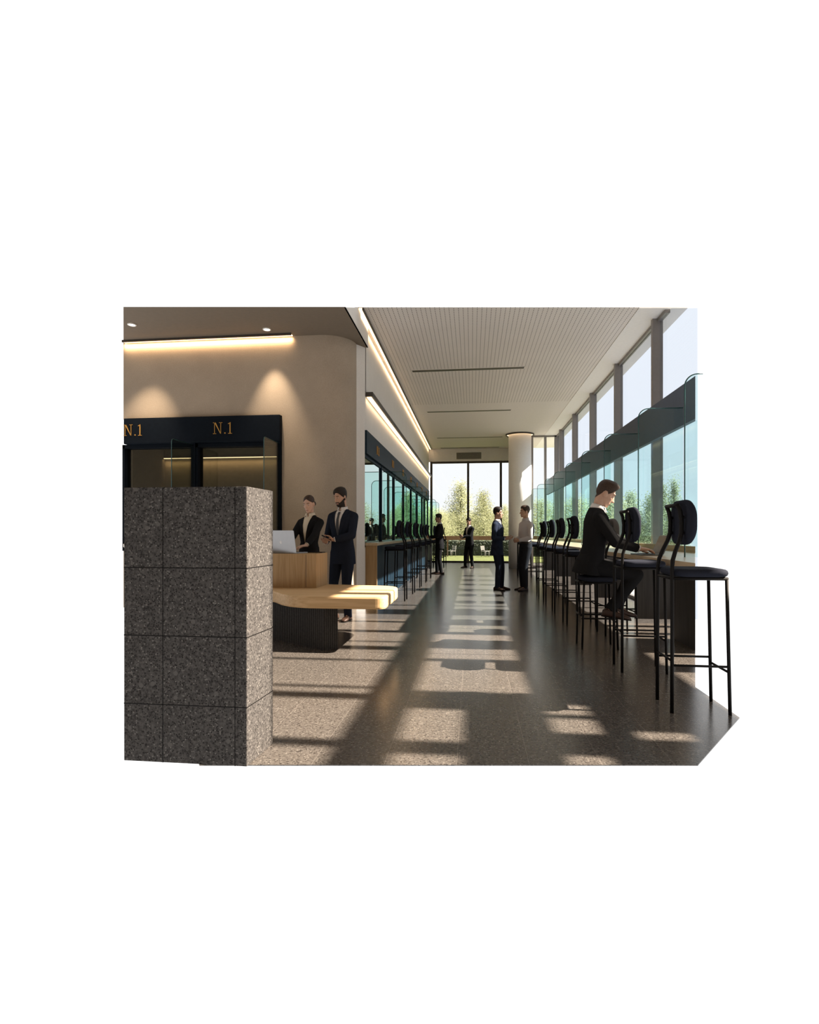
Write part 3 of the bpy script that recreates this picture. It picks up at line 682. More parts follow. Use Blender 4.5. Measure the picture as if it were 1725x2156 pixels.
for i, (u, d, tv, ws, t, lb) in enumerate((
        (1420, 17, 1006, 0.5, tc_, 'green tree outside the windows behind the nearest bar stool'),
        (1394, 22, 1014, 0.9, tc_, 'green tree outside the windows between the two nearest stools'),
        (1372, 20, 1038, 1.0, tc_, 'green tree outside behind the second bar stool'),
        (1330, 24, 1034, 0.9, tc_, 'green tree outside in front of the seated man'),
        (1296, 23, 1048, 1.0, tb, 'bushy tree outside behind the seated man laptop'),
        (1255, 27, 1040, 1.0, tc_, 'green tree outside behind the seated man head'),
        (1215, 30, 1048, 1.1, tb, 'bushy tree outside left of the seated man'),
        (1180, 34, 1050, 1.1, tc_, 'green tree outside above the middle stools of right counter'),
        (1140, 40, 1052, 1.2, tb, 'bushy tree outside right of the white column'))):
    put(t, (t is tc_ and i == 0), u, d, tv, ws, lb)
# hedge, rail and garden chairs beyond the end window
rnd = random.Random(11)
hb = MB().box(-6, 8, 31.0, 31.9, -0.03, 0.78)
for _ in range(5200):
    p = Vector((rnd.uniform(-6.1, 8.1), rnd.uniform(30.9, 31.95), rnd.uniform(0, 0.86)))
    if rnd.random() < 0.6: p.y = 30.95+rnd.gauss(0, .04)
    d1 = Vector((rnd.gauss(0, 1), rnd.gauss(0, 1), rnd.gauss(0, 1))).normalized()*0.07; d2 = d1.orthogonal().normalized()*0.04
    hb.add([p-d1, p-d2, p+d1, p+d2], [(0, 1, 2, 3)])
tag(hb.build('hedge', M['hedge']), 'low dark clipped hedge on the lawn beyond the end window', 'hedge')
rl = empty('timber_fence', (0, 30.2, 0), 0, 'low fence with a reddish timber rail beyond the end window', 'fence')
MB().box(-5.5, 5.5, -0.05, 0.05, 0.86, 1.08).build('rail', M['cedar'], rl)
for k in range(9): MB().box(-5.4+k*1.35-0.035, -5.4+k*1.35+0.035, -0.04, 0.04, -0.03, 0.86).build('post', M['cedar'], rl)
M['chair_grey'] = plain('weathered_white_paint', (0.30, 0.29, 0.27), 0.8, spec=0.1)
def garden_chair():
    r = empty('garden_chair')
    for x in (-0.2, 0.2):
        MB().tube([(x, -0.2, 0), (x, -0.2, 0.42)], 0.015, 6).build('leg', M['chair_grey'], r)
        MB().tube([(x, 0.2, 0), (x, 0.2, 0.42), (x, 0.26, 0.8)], 0.015, 6).build('leg', M['chair_grey'], r)
    MB().box(-0.22, 0.22, -0.22, 0.22, 0.40, 0.43).build('seat', M['chair_grey'], r)
    b = MB()
    for k in range(5): b.box(-0.2, 0.2, 0.215+k*0.011, 0.235+k*0.011, 0.5+k*0.06, 0.535+k*0.06)
    b.build('backrest', M['chair_grey'], r)
    return r
gc = garden_chair()
for i, (u, d, rz, lb) in enumerate(((926, 29, 0.4, 'white garden chair on the lawn at the left of the end window'), (951, 29.4, -0.9, 'white garden chair on the lawn left of the centre mullion'), (1022, 29, 0.9, 'white garden chair on the lawn right of the centre mullion'), (1037, 29.5, -0.5, 'white garden chair on the lawn beside the suited talker'))):
    o = gc if i == 0 else copy_tree(gc)
    x, y = at(u, d); o.location = (x, y, -0.03); o.scale = (.75, .75, .75); o.rotation_euler = (0, 0, rz); tag(o, lb, 'chair', 'white garden chairs')

# ------------------------------------------------------------------ people
def skin(name, col):
    m, nt, b = mat(name)
    nz = N(nt, 'ShaderNodeTexNoise'); nz.inputs['Scale'].default_value = 30; nz.inputs['Detail'].default_value = 4; L(nt, coords(nt), nz.inputs[0])
    L(nt, ramp(nt, nz.outputs[0], [(0.3, tuple(c*0.93 for c in col)), (0.7, tuple(c*1.06 for c in col))]), b.inputs['Base Color'])
    b.inputs['Roughness'].default_value = 0.55; b.inputs['Specular IOR Level'].default_value = 0.25
    b.inputs['Subsurface Weight'].default_value = 0.05; b.inputs['Subsurface Radius'].default_value = (0.02, 0.008, 0.004)
    return m
def cloth(name, col, sc_=260, var=0.12):
    return plain(name, col, 0.9, spec=0.06, var=var, scale=sc_, bmp=0.12)
M['skin'] = skin('skin_tone', (0.47, 0.285, 0.20))
M['skin_b'] = skin('skin_tone_fair', (0.52, 0.33, 0.24))
M['hair'] = plain('dark_hair', (0.020, 0.014, 0.010), 0.6, spec=0.25, var=0.4, scale=120, bmp=0.4)
M['hair_b'] = plain('brown_hair', (0.042, 0.024, 0.015), 0.55, spec=0.3, var=0.4, scale=120, bmp=0.4)
M['suit_navy'] = cloth('navy_suit', (0.016, 0.020, 0.032)); M['suit_black'] = cloth('black_suit', (0.012, 0.012, 0.013))
M['suit_char'] = cloth('charcoal_suit', (0.012, 0.0118, 0.0125)); M['suit_blue'] = cloth('blue_suit', (0.020, 0.026, 0.044))
M['trouser'] = cloth('dark_trousers', (0.020, 0.021, 0.026)); M['shirt_white'] = cloth('white_shirt', (0.66, 0.63, 0.60)); M['shirt_cream'] = cloth('cream_blouse', (0.62, 0.54, 0.42))
M['shirt_grey'] = cloth('pale_grey_shirt', (0.50, 0.47, 0.47)); M['tie'] = cloth('grey_tie', (0.07, 0.072, 0.08))
M['leather'] = plain('brown_leather', (0.040, 0.020, 0.013), 0.5, spec=0.35, var=0.2); M['belt'] = plain('dark_belt', (0.03, 0.022, 0.018), 0.5)
M['eye'] = plain('eye_white', (0.6, 0.58, 0.55), 0.3, var=0, bmp=0); M['iris'] = plain('dark_iris', (0.02, 0.014, 0.01), 0.3, var=0, bmp=0)
M['lip'] = plain('lip_skin', (0.36, 0.17, 0.14), 0.5, var=0.05, bmp=0)
def cap_loft(b, secs, n=20):
    """sections: (centre, side radius, front radius, side axis, front axis); rounded ends"""
    rings = []
    def ring(c, rx, ry, ax, ay): rings.append([Vector(c)+ax*(rx*math.cos(2*PI*i/n))+ay*(ry*math.sin(2*PI*i/n)) for i in range(n)])
    for s in secs: ring(*s)
    b.rings(rings)
def limb(b, pts, rs, n=14, ball=True):
    """round tapering limb with a ball at every joint"""
    pts = [Vector(p) for p in pts]
    for a, c, r0, r1 in zip(pts, pts[1:], rs, rs[1:]):
        t = (c-a).normalized(); u = t.orthogonal().normalized(); v = t.cross(u)
        cap_loft(b, [(a, r0, r0, u, v), (c, r1, r1, u, v)], n)
    if ball:
        for p, r in zip(pts, rs): b.ellipsoid(p, (r, r, r), 12, 8)
def remesh(b, name, m, parent, vox, smooth=4):
    me = bpy.data.meshes.new('tmp'); me.from_pydata(b.v, [], b.f); me.update()
    o = bpy.data.objects.new('tmp', me); COL.objects.link(o)
    r = o.modifiers.new('r', 'REMESH'); r.mode = 'VOXEL'; r.voxel_size = vox; r.use_smooth_shade = True
    s = o.modifiers.new('s', 'SMOOTH'); s.factor = 0.5; s.iterations = smooth
    dg = bpy.context.evaluated_depsgraph_get(); ev = o.evaluated_get(dg)
    nm = bpy.data.meshes.new_from_object(ev); nm.name = name
    bpy.data.objects.remove(o); bpy.data.meshes.remove(me)
    for p in nm.polygons: p.use_smooth = True
    nm.materials.clear(); nm.materials.append(m)
    ob = bpy.data.objects.new(name, nm); COL.objects.link(ob); ob.parent = parent
    return ob
def bvh_of(o):
    me = o.data; return BVHTree.FromPolygons([v.co.copy() for v in me.vertices], [tuple(p.vertices) for p in me.polygons])
def ik(A, W, l1, l2, pole):
    A, W = Vector(A), Vector(W); d = W-A; D = d.length
    if D > (l1+l2)*0.995: W = A+d.normalized()*(l1+l2)*0.995; d = W-A; D = d.length
    x = (l1*l1-l2*l2+D*D)/(2*D); h = math.sqrt(max(l1*l1-x*x, 0)); t = d.normalized(); p = Vector(pole); p = (p-t*p.dot(t)).normalized()
    return A+t*x+p*h, W
def hand(b, side, Wp, f, nrm, curl=0.5, spread=0.10, thumb=0.5):
    """side +1 right, -1 left; f towards the fingertips, nrm out of the palm"""
    f = Vector(f).normalized(); nrm = Vector(nrm); nrm = (nrm-f*nrm.dot(f)).normalized()
    t = f.cross(nrm)*side
    Wp = Vector(Wp)
    cap_loft(b, [(Wp-f*0.01, 0.026, 0.019, t, nrm), (Wp+f*0.02, 0.032, 0.018, t, nrm), (Wp+f*0.06, 0.040, 0.0155, t, nrm), (Wp+f*0.088, 0.039, 0.0125, t, nrm)], 16)
    for k, (o, ln) in enumerate(((0.030, 0.070), (0.0105, 0.079), (-0.0095, 0.073), (-0.029, 0.057))):
        p = Wp+f*(0.084-0.004*abs(k-1.3))+t*o; a = 0.12+curl*0.35; pts = [p-f*0.015, p]
        sp = spread*(1.3-k*0.9)
        for q, frac in enumerate((0.44, 0.31, 0.25)):
            ang = curl*(0.55+0.75*q)+0.06; dr = (f+t*sp)*math.cos(ang)+nrm*math.sin(ang); dr.normalize()
            p = p+dr*ln*frac; pts.append(p)
        limb(b, pts, [0.0095, 0.0092, 0.0086, 0.0078, 0.0066], 10)
    p = Wp+f*0.022+t*0.026+nrm*0.004; d1 = (f*0.62+t*0.62+nrm*(0.25+0.3*thumb)).normalized(); d2 = (f*0.9+t*0.15*(1-thumb)+nrm*0.35*thumb).normalized()
    limb(b, [p, p+d1*0.042, p+d1*0.042+d2*0.032, p+d1*0.042+d2*0.056], [0.0135, 0.0108, 0.0096, 0.0078], 10)
def make_person(spec):
    g = spec.get; fem = g('female', False)
    P = empty('person', spec['loc'], spec['rz'], spec['label'], 'person'); s = g('scale', 1.0); P.scale = (s, s, s)
    vox = g('vox', 0.0055); seated = g('seated', False)
    X, Y, Z = Vector((1, 0, 0)), Vector((0, 1, 0)), Vector((0, 0, 1))
    hip = Vector(g('hip', (0, 0, 0.95)))
    Mt = Matrix.Translation(hip) @ Euler((-g('lean', 0.0), 0, g('twist', 0.0)), 'XYZ').to_matrix().to_4x4()
    Rt = Mt.to_3x3(); tx, ty = Rt @ X, Rt @ Y
    def T(x, y, z): return Mt @ Vector((x, y, z))
    fw = 0.88 if fem else 1.0
    def torso(b, secs, e=0.0): cap_loft(b, [(T(0, yo, z), rx*fw+e, ry*(0.93 if fem else 1)+e, tx, ty) for z, rx, ry, yo in secs], 28)
    body_t = [(-0.09, .12, .09, -.01), (0, .158, .108, -.012), (.10, .150, .10, 0), (.20, .138 if not fem else .125, .096, .004), (.32, .160, .112, .006), (.42, .172, .112, 0), (.49, .160, .092, -.008), (.54, .085, .068, -.014), (.575, .056, .058, -.012)]
    # joints
    hp = g('head', (0, 0))
    Rh = Rt @ (Euler((0, 0, hp[0])).to_matrix() @ Euler((hp[1], 0, 0)).to_matrix())
    hc = T(0, -.005, .64)+Rh @ Vector((0, .018, .092))
    Mh = Matrix.Translation(hc) @ Rh.to_4x4()
    def Hd(x, y, z): return Mh @ Vector((x, y, z))
    hx, hy, hz = Rh @ X, Rh @ Y, Rh @ Z
    sw = 0.178*(0.88 if fem else 1.0)
    arms = {}
    for side, key in ((1, 'rhand'), (-1, 'lhand')):
        A = T(side*sw, -.012, .462); h = spec[key]
        W0 = Vector(h['p']); l1, l2 = (0.285, 0.25) if not fem else (0.265, 0.235)
        E, Wp = ik(A, W0, l1, l2, Rt @ Vector(h.get('pole', (side*0.55, -0.6, -0.7))))
        arms[side] = (A, E, Wp, h)
    legs = {}
    for side, key in ((1, 'rfoot'), (-1, 'lfoot')):
        fx, fy, fz, fr = spec[key]; A = hip+Vector((side*0.088, -0.005, -0.03)); An = Vector((fx, fy, fz+0.085))
        K, An = ik(A, An, 0.43 if seated else 0.421, 0.425 if seated else 0.417, Vector(g('knee', (side*0.06, 1, 0.15))))
        legs[side] = (A, K, An, fr, fz)
    # body: one continuous surface
    b = MB(); torso(b, body_t)
    limb(b, [T(0, -.014, .50), T(0, -.008, .585), Hd(0, -.022, -.05)], [.058, .053, .056] if not fem else [.048, .043, .046])
    fs = 0.94 if fem else 1.0
    b.ellipsoid(Hd(0, -.014, .028), (.073*fs, .094*fs, .088*fs), 24, 16, Rh)
    cap_loft(b, [(Hd(0, .004, .03), .066*fs, .080*fs, hx, hy), (Hd(0, .010, -.01), .066*fs, .079*fs, hx, hy), (Hd(0, .016, -.045), .060*fs, .071*fs, hx, hy), (Hd(0, .026, -.078), .049*fs, .060*fs, hx, hy), (Hd(0, .038, -.103), .033*fs, .044*fs, hx, hy), (Hd(0, .046, -.114), .018*fs, .026*fs, hx, hy)], 24)
    b.ellipsoid(Hd(0, .073*fs, -.097), (.019, .014, .015), 12, 8, Rh)
    limb(b, [Hd(0, .078, .022), Hd(0, .091, -.008), Hd(0, .104, -.032)], [.008, .0105, .0125], 10)
    for q in (-1, 1):
        b.ellipsoid(Hd(q*.009, .090, -.034), (.009, .012, .008), 10, 6, Rh)
        b.ellipsoid(Hd(q*.036, .060, -.022), (.020, .013, .018), 10, 8, Rh)
        b.ellipsoid(Hd(q*.074*fs, -.008, -.010), (.010, .020, .033), 12, 8, Rh)
    limb(b, [Hd(-.045, .066, .034), Hd(-.016, .079, .036), Hd(.016, .079, .036), Hd(.045, .066, .034)], [.010, .0105, .0105, .010], 10)
    b.ellipsoid(Hd(0, .079*fs, -.066), (.024, .013, .012), 12, 8, Rh)
    for side in (1, -1):
        A, E, Wp, h = arms[side]; k = 0.86 if fem else 1.0
        limb(b, [A, E, Wp], [.050*k, .038*k, .0255*k], 14)
        hand(b, side, Wp, h['f'], h['n'], h.get('curl', 0.5), h.get('spread', 0.1), h.get('thumb', 0.5))
        A, K, An, fr, fz = legs[side]
        limb(b, [A, K, An], [.078, .052, .036], 14)
        limb(b, [An, An+Vector((math.sin(-fr), math.cos(fr), 0))*0.09+Vector((0, 0, -0.058))], [.028, .018], 12)
    body = remesh(b, 'body', g('skin', M['skin']), P, vox, 3)
    hb_ = bvh_of(body)
    # hair and beard grow out of the head surface
    hcen = Hd(0, -.008, .012)
    def shell(name, mask, m, n=72, mm=48):
        vs = []; fs_ = []
        for j in range(mm+1):
            th = PI*j/mm
            for i in range(n):
                ph = 2*PI*i/n; dl = Vector((math.sin(th)*math.sin(ph), math.sin(th)*math.cos(ph), math.cos(th))); dw = (Rh @ dl).normalized()
                hit = hb_.ray_cast(hcen, dw, 0.2); r = hit[3] if hit[0] else 0.1
                r = min(r, 0.125)
                k = max(0.0, min(1.0, mask(dl)[0])); t = mask(dl)[1]
                r = r-0.010+k*(0.010+t)+(k*0.0007*math.sin(ph*23+th*9)); vs.append(hcen+dw*r)
        for j in range(mm):
            for i in range(n): fs_.append((j*n+i, (j+1)*n+i, (j+1)*n+(i+1) % n, j*n+(i+1) % n))
        b2 = MB(); b2.add(vs, fs_, True); return b2.build(name, m, P)
    style = g('hair_style', 'short')
    def hair_mask(d):
        az = abs(math.atan2(d.x, d.y)); c = az/PI          # 0 front, 1 back
        line = [0.68, 0.67, 0.60, 0.42, 0.08, -0.22, 0.13, 0.10, -0.42, -0.68, -0.80, -0.86, -0.88]
        if style == 'bun': line = [0.74, 0.66, 0.52, 0.38, 0.20, 0.05, 0.08, 0.0, -0.40, -0.56, -0.66, -0.72, -0.74]
        q = c*12; i = min(11, int(q)); f_ = q-i; lz = line[i]*(1-f_)+line[i+1]*f_
        k = (d.z-lz)/0.09+0.3
        up = max(0, d.z)
        t = 0.002+0.030*min(1, up*1.25)**1.6*(1 if style != 'bun' else 0.25)+0.010*up*max(0, d.y)*(1 if style != 'bun' else 0)
        if style == 'quiff': t += 0.020*up*max(0, d.y+0.15)
        return k, t
    shell('hair', hair_mask, g('hair', M['hair']))
    if style == 'bun':
        MB().ellipsoid(Hd(0, -.125, -.035), (.038, .032, .036), 20, 14, Rh).build('hair_bun', g('hair', M['hair']), P)
    if g('beard'):
        Mhi = Mh.inverted(); keep = []; me = body.data
        def isb(c):
            q = Mhi @ c
            if q.z < -.128 or q.z > .0 or q.y < -.004 or abs(q.x) > .085: return False
            if abs(q.x) < .022 and -.076 < q.z < -.0585: return False
            if abs(q.x) < .032 and -.058 < q.z < -.046 and q.y > .07: return True
            return q.z < -.058+max(0, .070-q.y)*0.75 if q.y < .080 else q.z < -.070
        vid = {}; vs = []; fs_ = []
        for f_ in me.polygons:
            if isb(f_.center):
                ids = []
                for i in f_.vertices:
                    if i not in vid: vid[i] = len(vs); vs.append(me.vertices[i].co+me.vertices[i].normal*0.0022)
                    ids.append(vid[i])
                fs_.append(ids)
        b2 = MB(); b2.add(vs, fs_, True); b2.build('beard', g('hair', M['hair']), P)
    # eyes, brows, mouth
    for q in (-1, 1):
        e_ = MB().ellipsoid(Hd(q*.031, .0735, .012), (.0125, .008, .0038), 14, 8, Rh).build('eye', M['eye'], P)
        MB().ellipsoid(Hd(q*.031, .0812, .011), (.0052, .003, .0042), 12, 6, Rh).build('iris', M['iris'], e_)
        pts = []
        for k in range(6):
            x = q*(.013+.036*k/5); o_ = Hd(x, .15, .0315+.003*math.sin(PI*k/5)); hit = hb_.ray_cast(o_, -hy, 0.2)
            pts.append((hit[0]+hy*0.001) if hit[0] else Hd(x, .08, .036))
        MB().tube(pts, [.0025, .0035, .0038, .0035, .003, .0018], 6).build('eyebrow', g('hair', M['hair']), P)
    pts = []
    for k in range(7):
        x = -.022+.044*k/6; o_ = Hd(x, .16, -.0665); hit = hb_.ray_cast(o_, -hy, 0.2); pts.append(hit[0]-hy*0.0015 if hit[0] else Hd(x, .088, -.0665))
    MB().tube(pts, [.002, .004, .0052, .0052, .0052, .004, .002], 8).build('lips', M['lip'], P)
    # trousers
    b = MB()
    cap_loft(b, [(T(0, -.008, z), rx*fw+.008, ry+.008, tx, ty) for z, rx, ry in ((-.11, .11, .09), (-.05, .162, .112), (0.02, .166, .116), (.10, .152, .106), (.135, .147, .103))], 28)
    for side in (1, -1):
        A, K, An, fr, fz = legs[side]; kk = 0.9 if fem else 1.0
        Ae = An+Vector((0, 0, -0.045)) if not seated else An+(An-K).normalized()*0.012
        lw = g('leg_w', 1.0)*kk
        limb(b, [A, A.lerp(K, .5), K], [.098*kk, .085*lw, .066*lw], 16)
        t = (Ae-K).normalized(); u = t.orthogonal().normalized(); v = t.cross(u)
        cap_loft(b, [(K, .066*lw, .066*lw, u, v), (K.lerp(Ae, .35), .064*lw, .064*lw, u, v), (K.lerp(Ae, .8), .055*lw, .055*lw, u, v), (Ae, .055*lw, .055*lw, u, v)], 16)
    remesh(b, 'trousers', g('trousers', M['trouser']), P, 0.009, 3)
    # shoes
    for side in (1, -1):
        A, K, An, fr, fz = legs[side]
        pitch = g('foot_pitch', 0.0)
        R_ = Matrix.Translation((An.x, An.y, An.z-0.085)) @ Euler((pitch, 0, fr), 'XYZ').to_matrix().to_4x4()
        rings = []
        for y, w_, h_, z0 in ((-.085, .018, .045, .006), (-.08, .030, .066, .004), (-.055, .036, .088, .003), (-.015, .037, .094, .003), (.03, .038, .082, .003), (.075, .043, .062, .003), (.115, .046, .050, .003), (.15, .042, .042, .004), (.178, .030, .034, .006), (.192, .013, .024, .010)):
            rings.append([R_ @ Vector((math.copysign(abs(math.cos(a))**0.75, math.cos(a))*w_, y, z0+(h_-z0)*(0.5+0.5*math.copysign(abs(math.sin(a))**0.8, math.sin(a))))) for a in [2*PI*i/18 for i in range(18)]])
        so = MB().rings(rings).build('shoe', M['leather'], P)
        ol = [(-.088, .018), (-.07, .036), (-.02, .039), (.03, .040), (.08, .046), (.12, .048), (.155, .044), (.185, .028), (.197, .01)]
        pl_ = [(w_, y) for y, w_ in ol]+[(-w_, y) for y, w_ in ol[::-1]]
        MB().prism(pl_, 0.0, 0.010, R_).build('sole', M['black'], so)
    top = g('top', 'jacket')
    # shirt under the jacket, or worn on its own
    if top == 'jacket':
        b = MB(); torso(b, body_t[2:8], 0.009)
        limb(b, [T(0, -.014, .53), T(0, -.008, .578)], [.060*fw, .060*fw], 16, False)
        sh = remesh(b, 'shirt', g('shirt', M['shirt_white']), P, 0.008, 2)
        jt = [(-.185, .188, .138, -.012), (-.10, .185, .134, -.012), (0, .178, .128, -.01), (.10, .166, .116, 0), (.19, .156 if not fem else .142, .112, .003), (.32, .176, .126, .006), (.42, .188, .126, 0), (.485, .182, .108, -.008), (.53, .118, .088, -.016), (.566, .078, .074, -.016)]
        if seated: jt[:3] = [(-.11, .205, .155, -.025), (-.06, .203, .150, -.022), (0.03, .190, .138, -.015)]
        b = MB(); torso(b, jt)
        for side in (1, -1):
            A, E, Wp, h = arms[side]; k = 0.88 if fem else 1.0
            Cf = Wp+(E-Wp).normalized()*0.022
            limb(b, [T(side*sw*.62, -.012, .500), A, A.lerp(E, .5), E], [.050*k, .062*k, .060*k, .054*k], 16)
            limb(b, [E, E.lerp(Cf, .5)], [.055*k, .050*k], 16)
            t = (Cf-E).normalized(); u = t.orthogonal().normalized(); v = t.cross(u)
            cap_loft(b, [(E.lerp(Cf, .5), .050*k, .050*k, u, v), (Cf, .043*k, .043*k, u, v)], 16)
        jk = remesh(b, 'jacket', g('jacket', M['suit_navy']), P, 0.0075, 3)
        vb = g('v_bottom', .12); vw = .072*fw
        Mi = Mt.inverted()
        bm = bmesh.new(); bm.from_mesh(jk.data)
        top_z = .56
        for q in (-1, 1):
            nr = Vector((q*(top_z-vb), 0, -vw)).normalized()      # plane through (0,vb) and (q*vw, top_z)
            co_w = T(0, 0, vb); no_w = Rt @ nr
            bmesh.ops.bisect_plane(bm, geom=bm.verts[:]+bm.edges[:]+bm.faces[:], dist=1e-5, plane_co=co_w, plane_no=no_w)
        dead = []
        for f_ in bm.faces:
            c_ = Mi @ f_.calc_center_median()
            inV = c_.y > 0.0 and c_.z > vb and abs(c_.x) < vw*(c_.z-vb)/(top_z-vb) and c_.z < .60
            if inV: dead.append(f_)
        bmesh.ops.delete(bm, geom=dead, context='FACES')
        bm.to_mesh(jk.data); bm.free()
        jb = bvh_of(jk); sb = bvh_of(sh)
        def front(bv, x, z, off):
            o_ = T(x, .35, z); hit = bv.ray_cast(o_, -ty, 0.6)
            return (hit[0]+ty*off) if hit[0] else None
        for q in (-1, 1):
            rows = []
            for k in range(15):
                t = k/14; z = vb+(top_z-.045-vb)*t; xi = q*vw*(z-vb)/(top_z-vb)
                wd = .012+.052*min(1, t*1.5)*(1 if t < .74 else (0.68 if t < .82 else .9))
                a_ = front(jb, xi+q*.004, z, .006); c_ = front(jb, xi+q*wd, z+.012*t, .008)
                if a_ is not None and c_ is not None: rows.append((a_, c_))
            if len(rows) > 2:
                b2 = MB(); vs = []
                for a_, c_ in rows: vs += [a_, c_, c_-ty*.004, a_-ty*.004]
                fs_ = []
                for k in range(len(rows)-1):
                    for e_ in range(4): fs_.append((k*4+e_, k*4+(e_+1) % 4, k*4+4+(e_+1) % 4, k*4+4+e_))
                b2.add(vs, fs_); b2.build('lapel', g('jacket', M['suit_navy']), P)
        if g('tie'):
            rows = []
            for k in range(18):
                z = .525-(.525-vb+.03)*k/17; wd = .016 if k == 0 else (.020 if k == 1 else .014+.020*k/17)
                a_, c_ = front(sb, -wd, z, .006), front(sb, wd, z, .006)
                m_ = front(sb, 0, z, .009)
                if a_ is not None and c_ is not None and m_ is not None: rows.append((a_, m_, c_))
            b2 = MB(); vs = [p for r_ in rows for p in r_]
            b2.add(vs, [(k*3+e_, k*3+e_+1, k*3+e_+4, k*3+e_+3) for k in range(len(rows)-1) for e_ in (0, 1)]); b2.build('tie', g('tie'), P)
        cm = g('shirt', M['shirt_white'])
    else:
        b = MB(); torso(b, [(.06, .160, .112, 0), (.13, .160, .114, 0), (.20, .158, .112, .003), (.32, .170, .122, .006), (.42, .180, .120, 0), (.485, .172, .102, -.008), (.53, .110, .082, -.014), (.572, .066, .068, -.012)])
        for side in (1, -1):
            A, E, Wp, h = arms[side]; Cf = Wp+(E-Wp).normalized()*0.012
            limb(b, [T(side*sw*.62, -.012, .495), A, A.lerp(E, .5), E], [.048, .061, .056, .049], 16)
            t = (Cf-E).normalized(); u = t.orthogonal().normalized(); v = t.cross(u)
            cap_loft(b, [(E, .049, .049, u, v), (E.lerp(Cf, .5), .045, .045, u, v), (Cf, .037, .037, u, v)], 16)
        sh = remesh(b, 'shirt', g('shirt', M['shirt_grey']), P, 0.0075, 3)
        sb = bvh_of(sh)
        MB().rings([[T((.168*math.cos(a))*1.0, (.118*math.sin(a)), z) for a in [2*PI*i/36 for i in range(36)]] for z in (.055, .095)], cap=False).build('belt', M['belt'], P)
        cm = g('shirt', M['shirt_grey'])
    # collar: a standing band and two points
    b2 = MB(); n_ = 30; rings = []
    for z, r_ in ((.548, .068), (.60, .060), (.602, .063), (.552, .073)):
        rings.append([T(r_*fw*math.cos(a), -.012+r_*fw*1.02*math.sin(a)+(z-.55)*0.12, z-0.012*math.sin(a)) for a in [PI/2+0.22+(2*PI-0.44)*i/(n_-1) for i in range(n_)]])
    vs = [p for r_ in rings for p in r_]
    b2.add(vs, [(k*n_+i, k*n_+i+1, ((k+1) % 4)*n_+i+1, ((k+1) % 4)*n_+i) for k in range(4) for i in range(n_-1)], True)
    for q in (-1, 1):
        p0, p1, p2 = T(q*.014, .062, .582), T(q*.046, .046, .588), T(q*.040, .082, .525)
        b2.add([p0, p1, p2, p0-ty*.005, p1-ty*.005, p2-ty*.005], [(0, 1, 2), (3, 5, 4), (0, 3, 4, 1), (1, 4, 5, 2), (2, 5, 3, 0)])
    b2.build('collar', cm, P)
    # shirt cuffs showing past the sleeves
    if top == 'jacket':
        for side in (1, -1):
            A, E, Wp, h = arms[side]; d_ = (Wp-E).normalized(); u = d_.orthogonal().normalized(); v = d_.cross(u); b2 = MB()
            b2.rings([[Wp+d_*k+u*(.034*fw*math.cos(a))+v*(.034*fw*math.sin(a)) for a in [2*PI*i/20 for i in range(20)]] for k in (-.035, -.010)]); b2.build('cuff', cm, P)
    return P
def phone(loc, rot, label):
    o = MB().prism(rrect(0.074, 0.152, 0.012), -0.004, 0.004).build('phone', M['black'], bevel=0.0015); o.location = loc; o.rotation_euler = rot
    MB().prism(rrect(0.068, 0.144, 0.010), 0.004, 0.0046).build('screen', M['screen_dark'], o)
    return tag(o, label, 'phone')
M['screen_dark'] = plain('phone_screen', (0.02, 0.022, 0.026), 0.2, spec=0.5, var=0, bmp=0)
DOWN, UP, FWD = (0, 0, -1), (0, 0, 1), (0, 1, 0)
feet = dict(rfoot=(0.10, 0.02, 0, -0.12), lfoot=(-0.10, -0.02, 0, 0.12))
make_person(dict(loc=(-2.20, 7.20, 0), rz=PI-0.30, scale=0.985, female=True, label='woman in black blazer and cream blouse typing at the silver laptop', jacket=M['suit_black'], trousers=M['suit_black'], shirt=M['shirt_cream'],
    hair=M['hair_b'], skin=M['skin_b'], hair_style='bun', head=(0.10, -0.42), lean=-0.06, v_bottom=.17,
    rhand=dict(p=(0.10, 0.36, 1.095), f=(-0.3, 0.9, -0.18), n=(0, -.15, -1), curl=0.45, pole=(.7, -.7, -.5)), lhand=dict(p=(-0.20, 0.38, 1.085), f=(0.5, 0.8, -0.15), n=(0, -.1, -1), curl=0.4, pole=(-.9, -.6, -.3)), **feet))
make_person(dict(loc=(-1.86, 7.72, 0), rz=PI-0.34, scale=1.05, label='bearded man in navy suit and grey tie standing beside the woman', jacket=M['suit_navy'], trousers=M['suit_navy'], tie=M['tie'], beard=True, head=(-0.22, -0.28), v_bottom=.13,
    rhand=dict(p=(0.14, 0.20, 1.06), f=(-0.4, 0.75, 0.1), n=(-.3, .1, 1), curl=0.75), lhand=dict(p=(-0.02, 0.25, 1.10), f=(0.85, 0.5, 0.05), n=(0.1, -.4, .8), curl=0.8, pole=(-1, -.3, -.5)), rfoot=(0.11, 0.05, 0, -0.15), lfoot=(-0.11, 0.03, 0, 0.2)))
make_person(dict(loc=(-0.99, 16.5, 0), rz=PI/2+0.12, scale=1.005, vox=0.007, label='man in charcoal suit standing at the corridor stools, seen from the side', jacket=M['suit_char'], trousers=M['suit_black'], head=(0.05, -0.12),
    rhand=dict(p=(0.10, 0.27, 1.10), f=(-0.2, 0.95, 0.1), n=(-.7, 0, .6), curl=0.6), lhand=dict(p=(-0.08, 0.29, 1.12), f=(0.2, 0.95, 0.15), n=(.6, -.1, .7), curl=0.6), rfoot=(0.09, 0.06, 0, -0.1), lfoot=(-0.09, -0.06, 0, 0.12)))
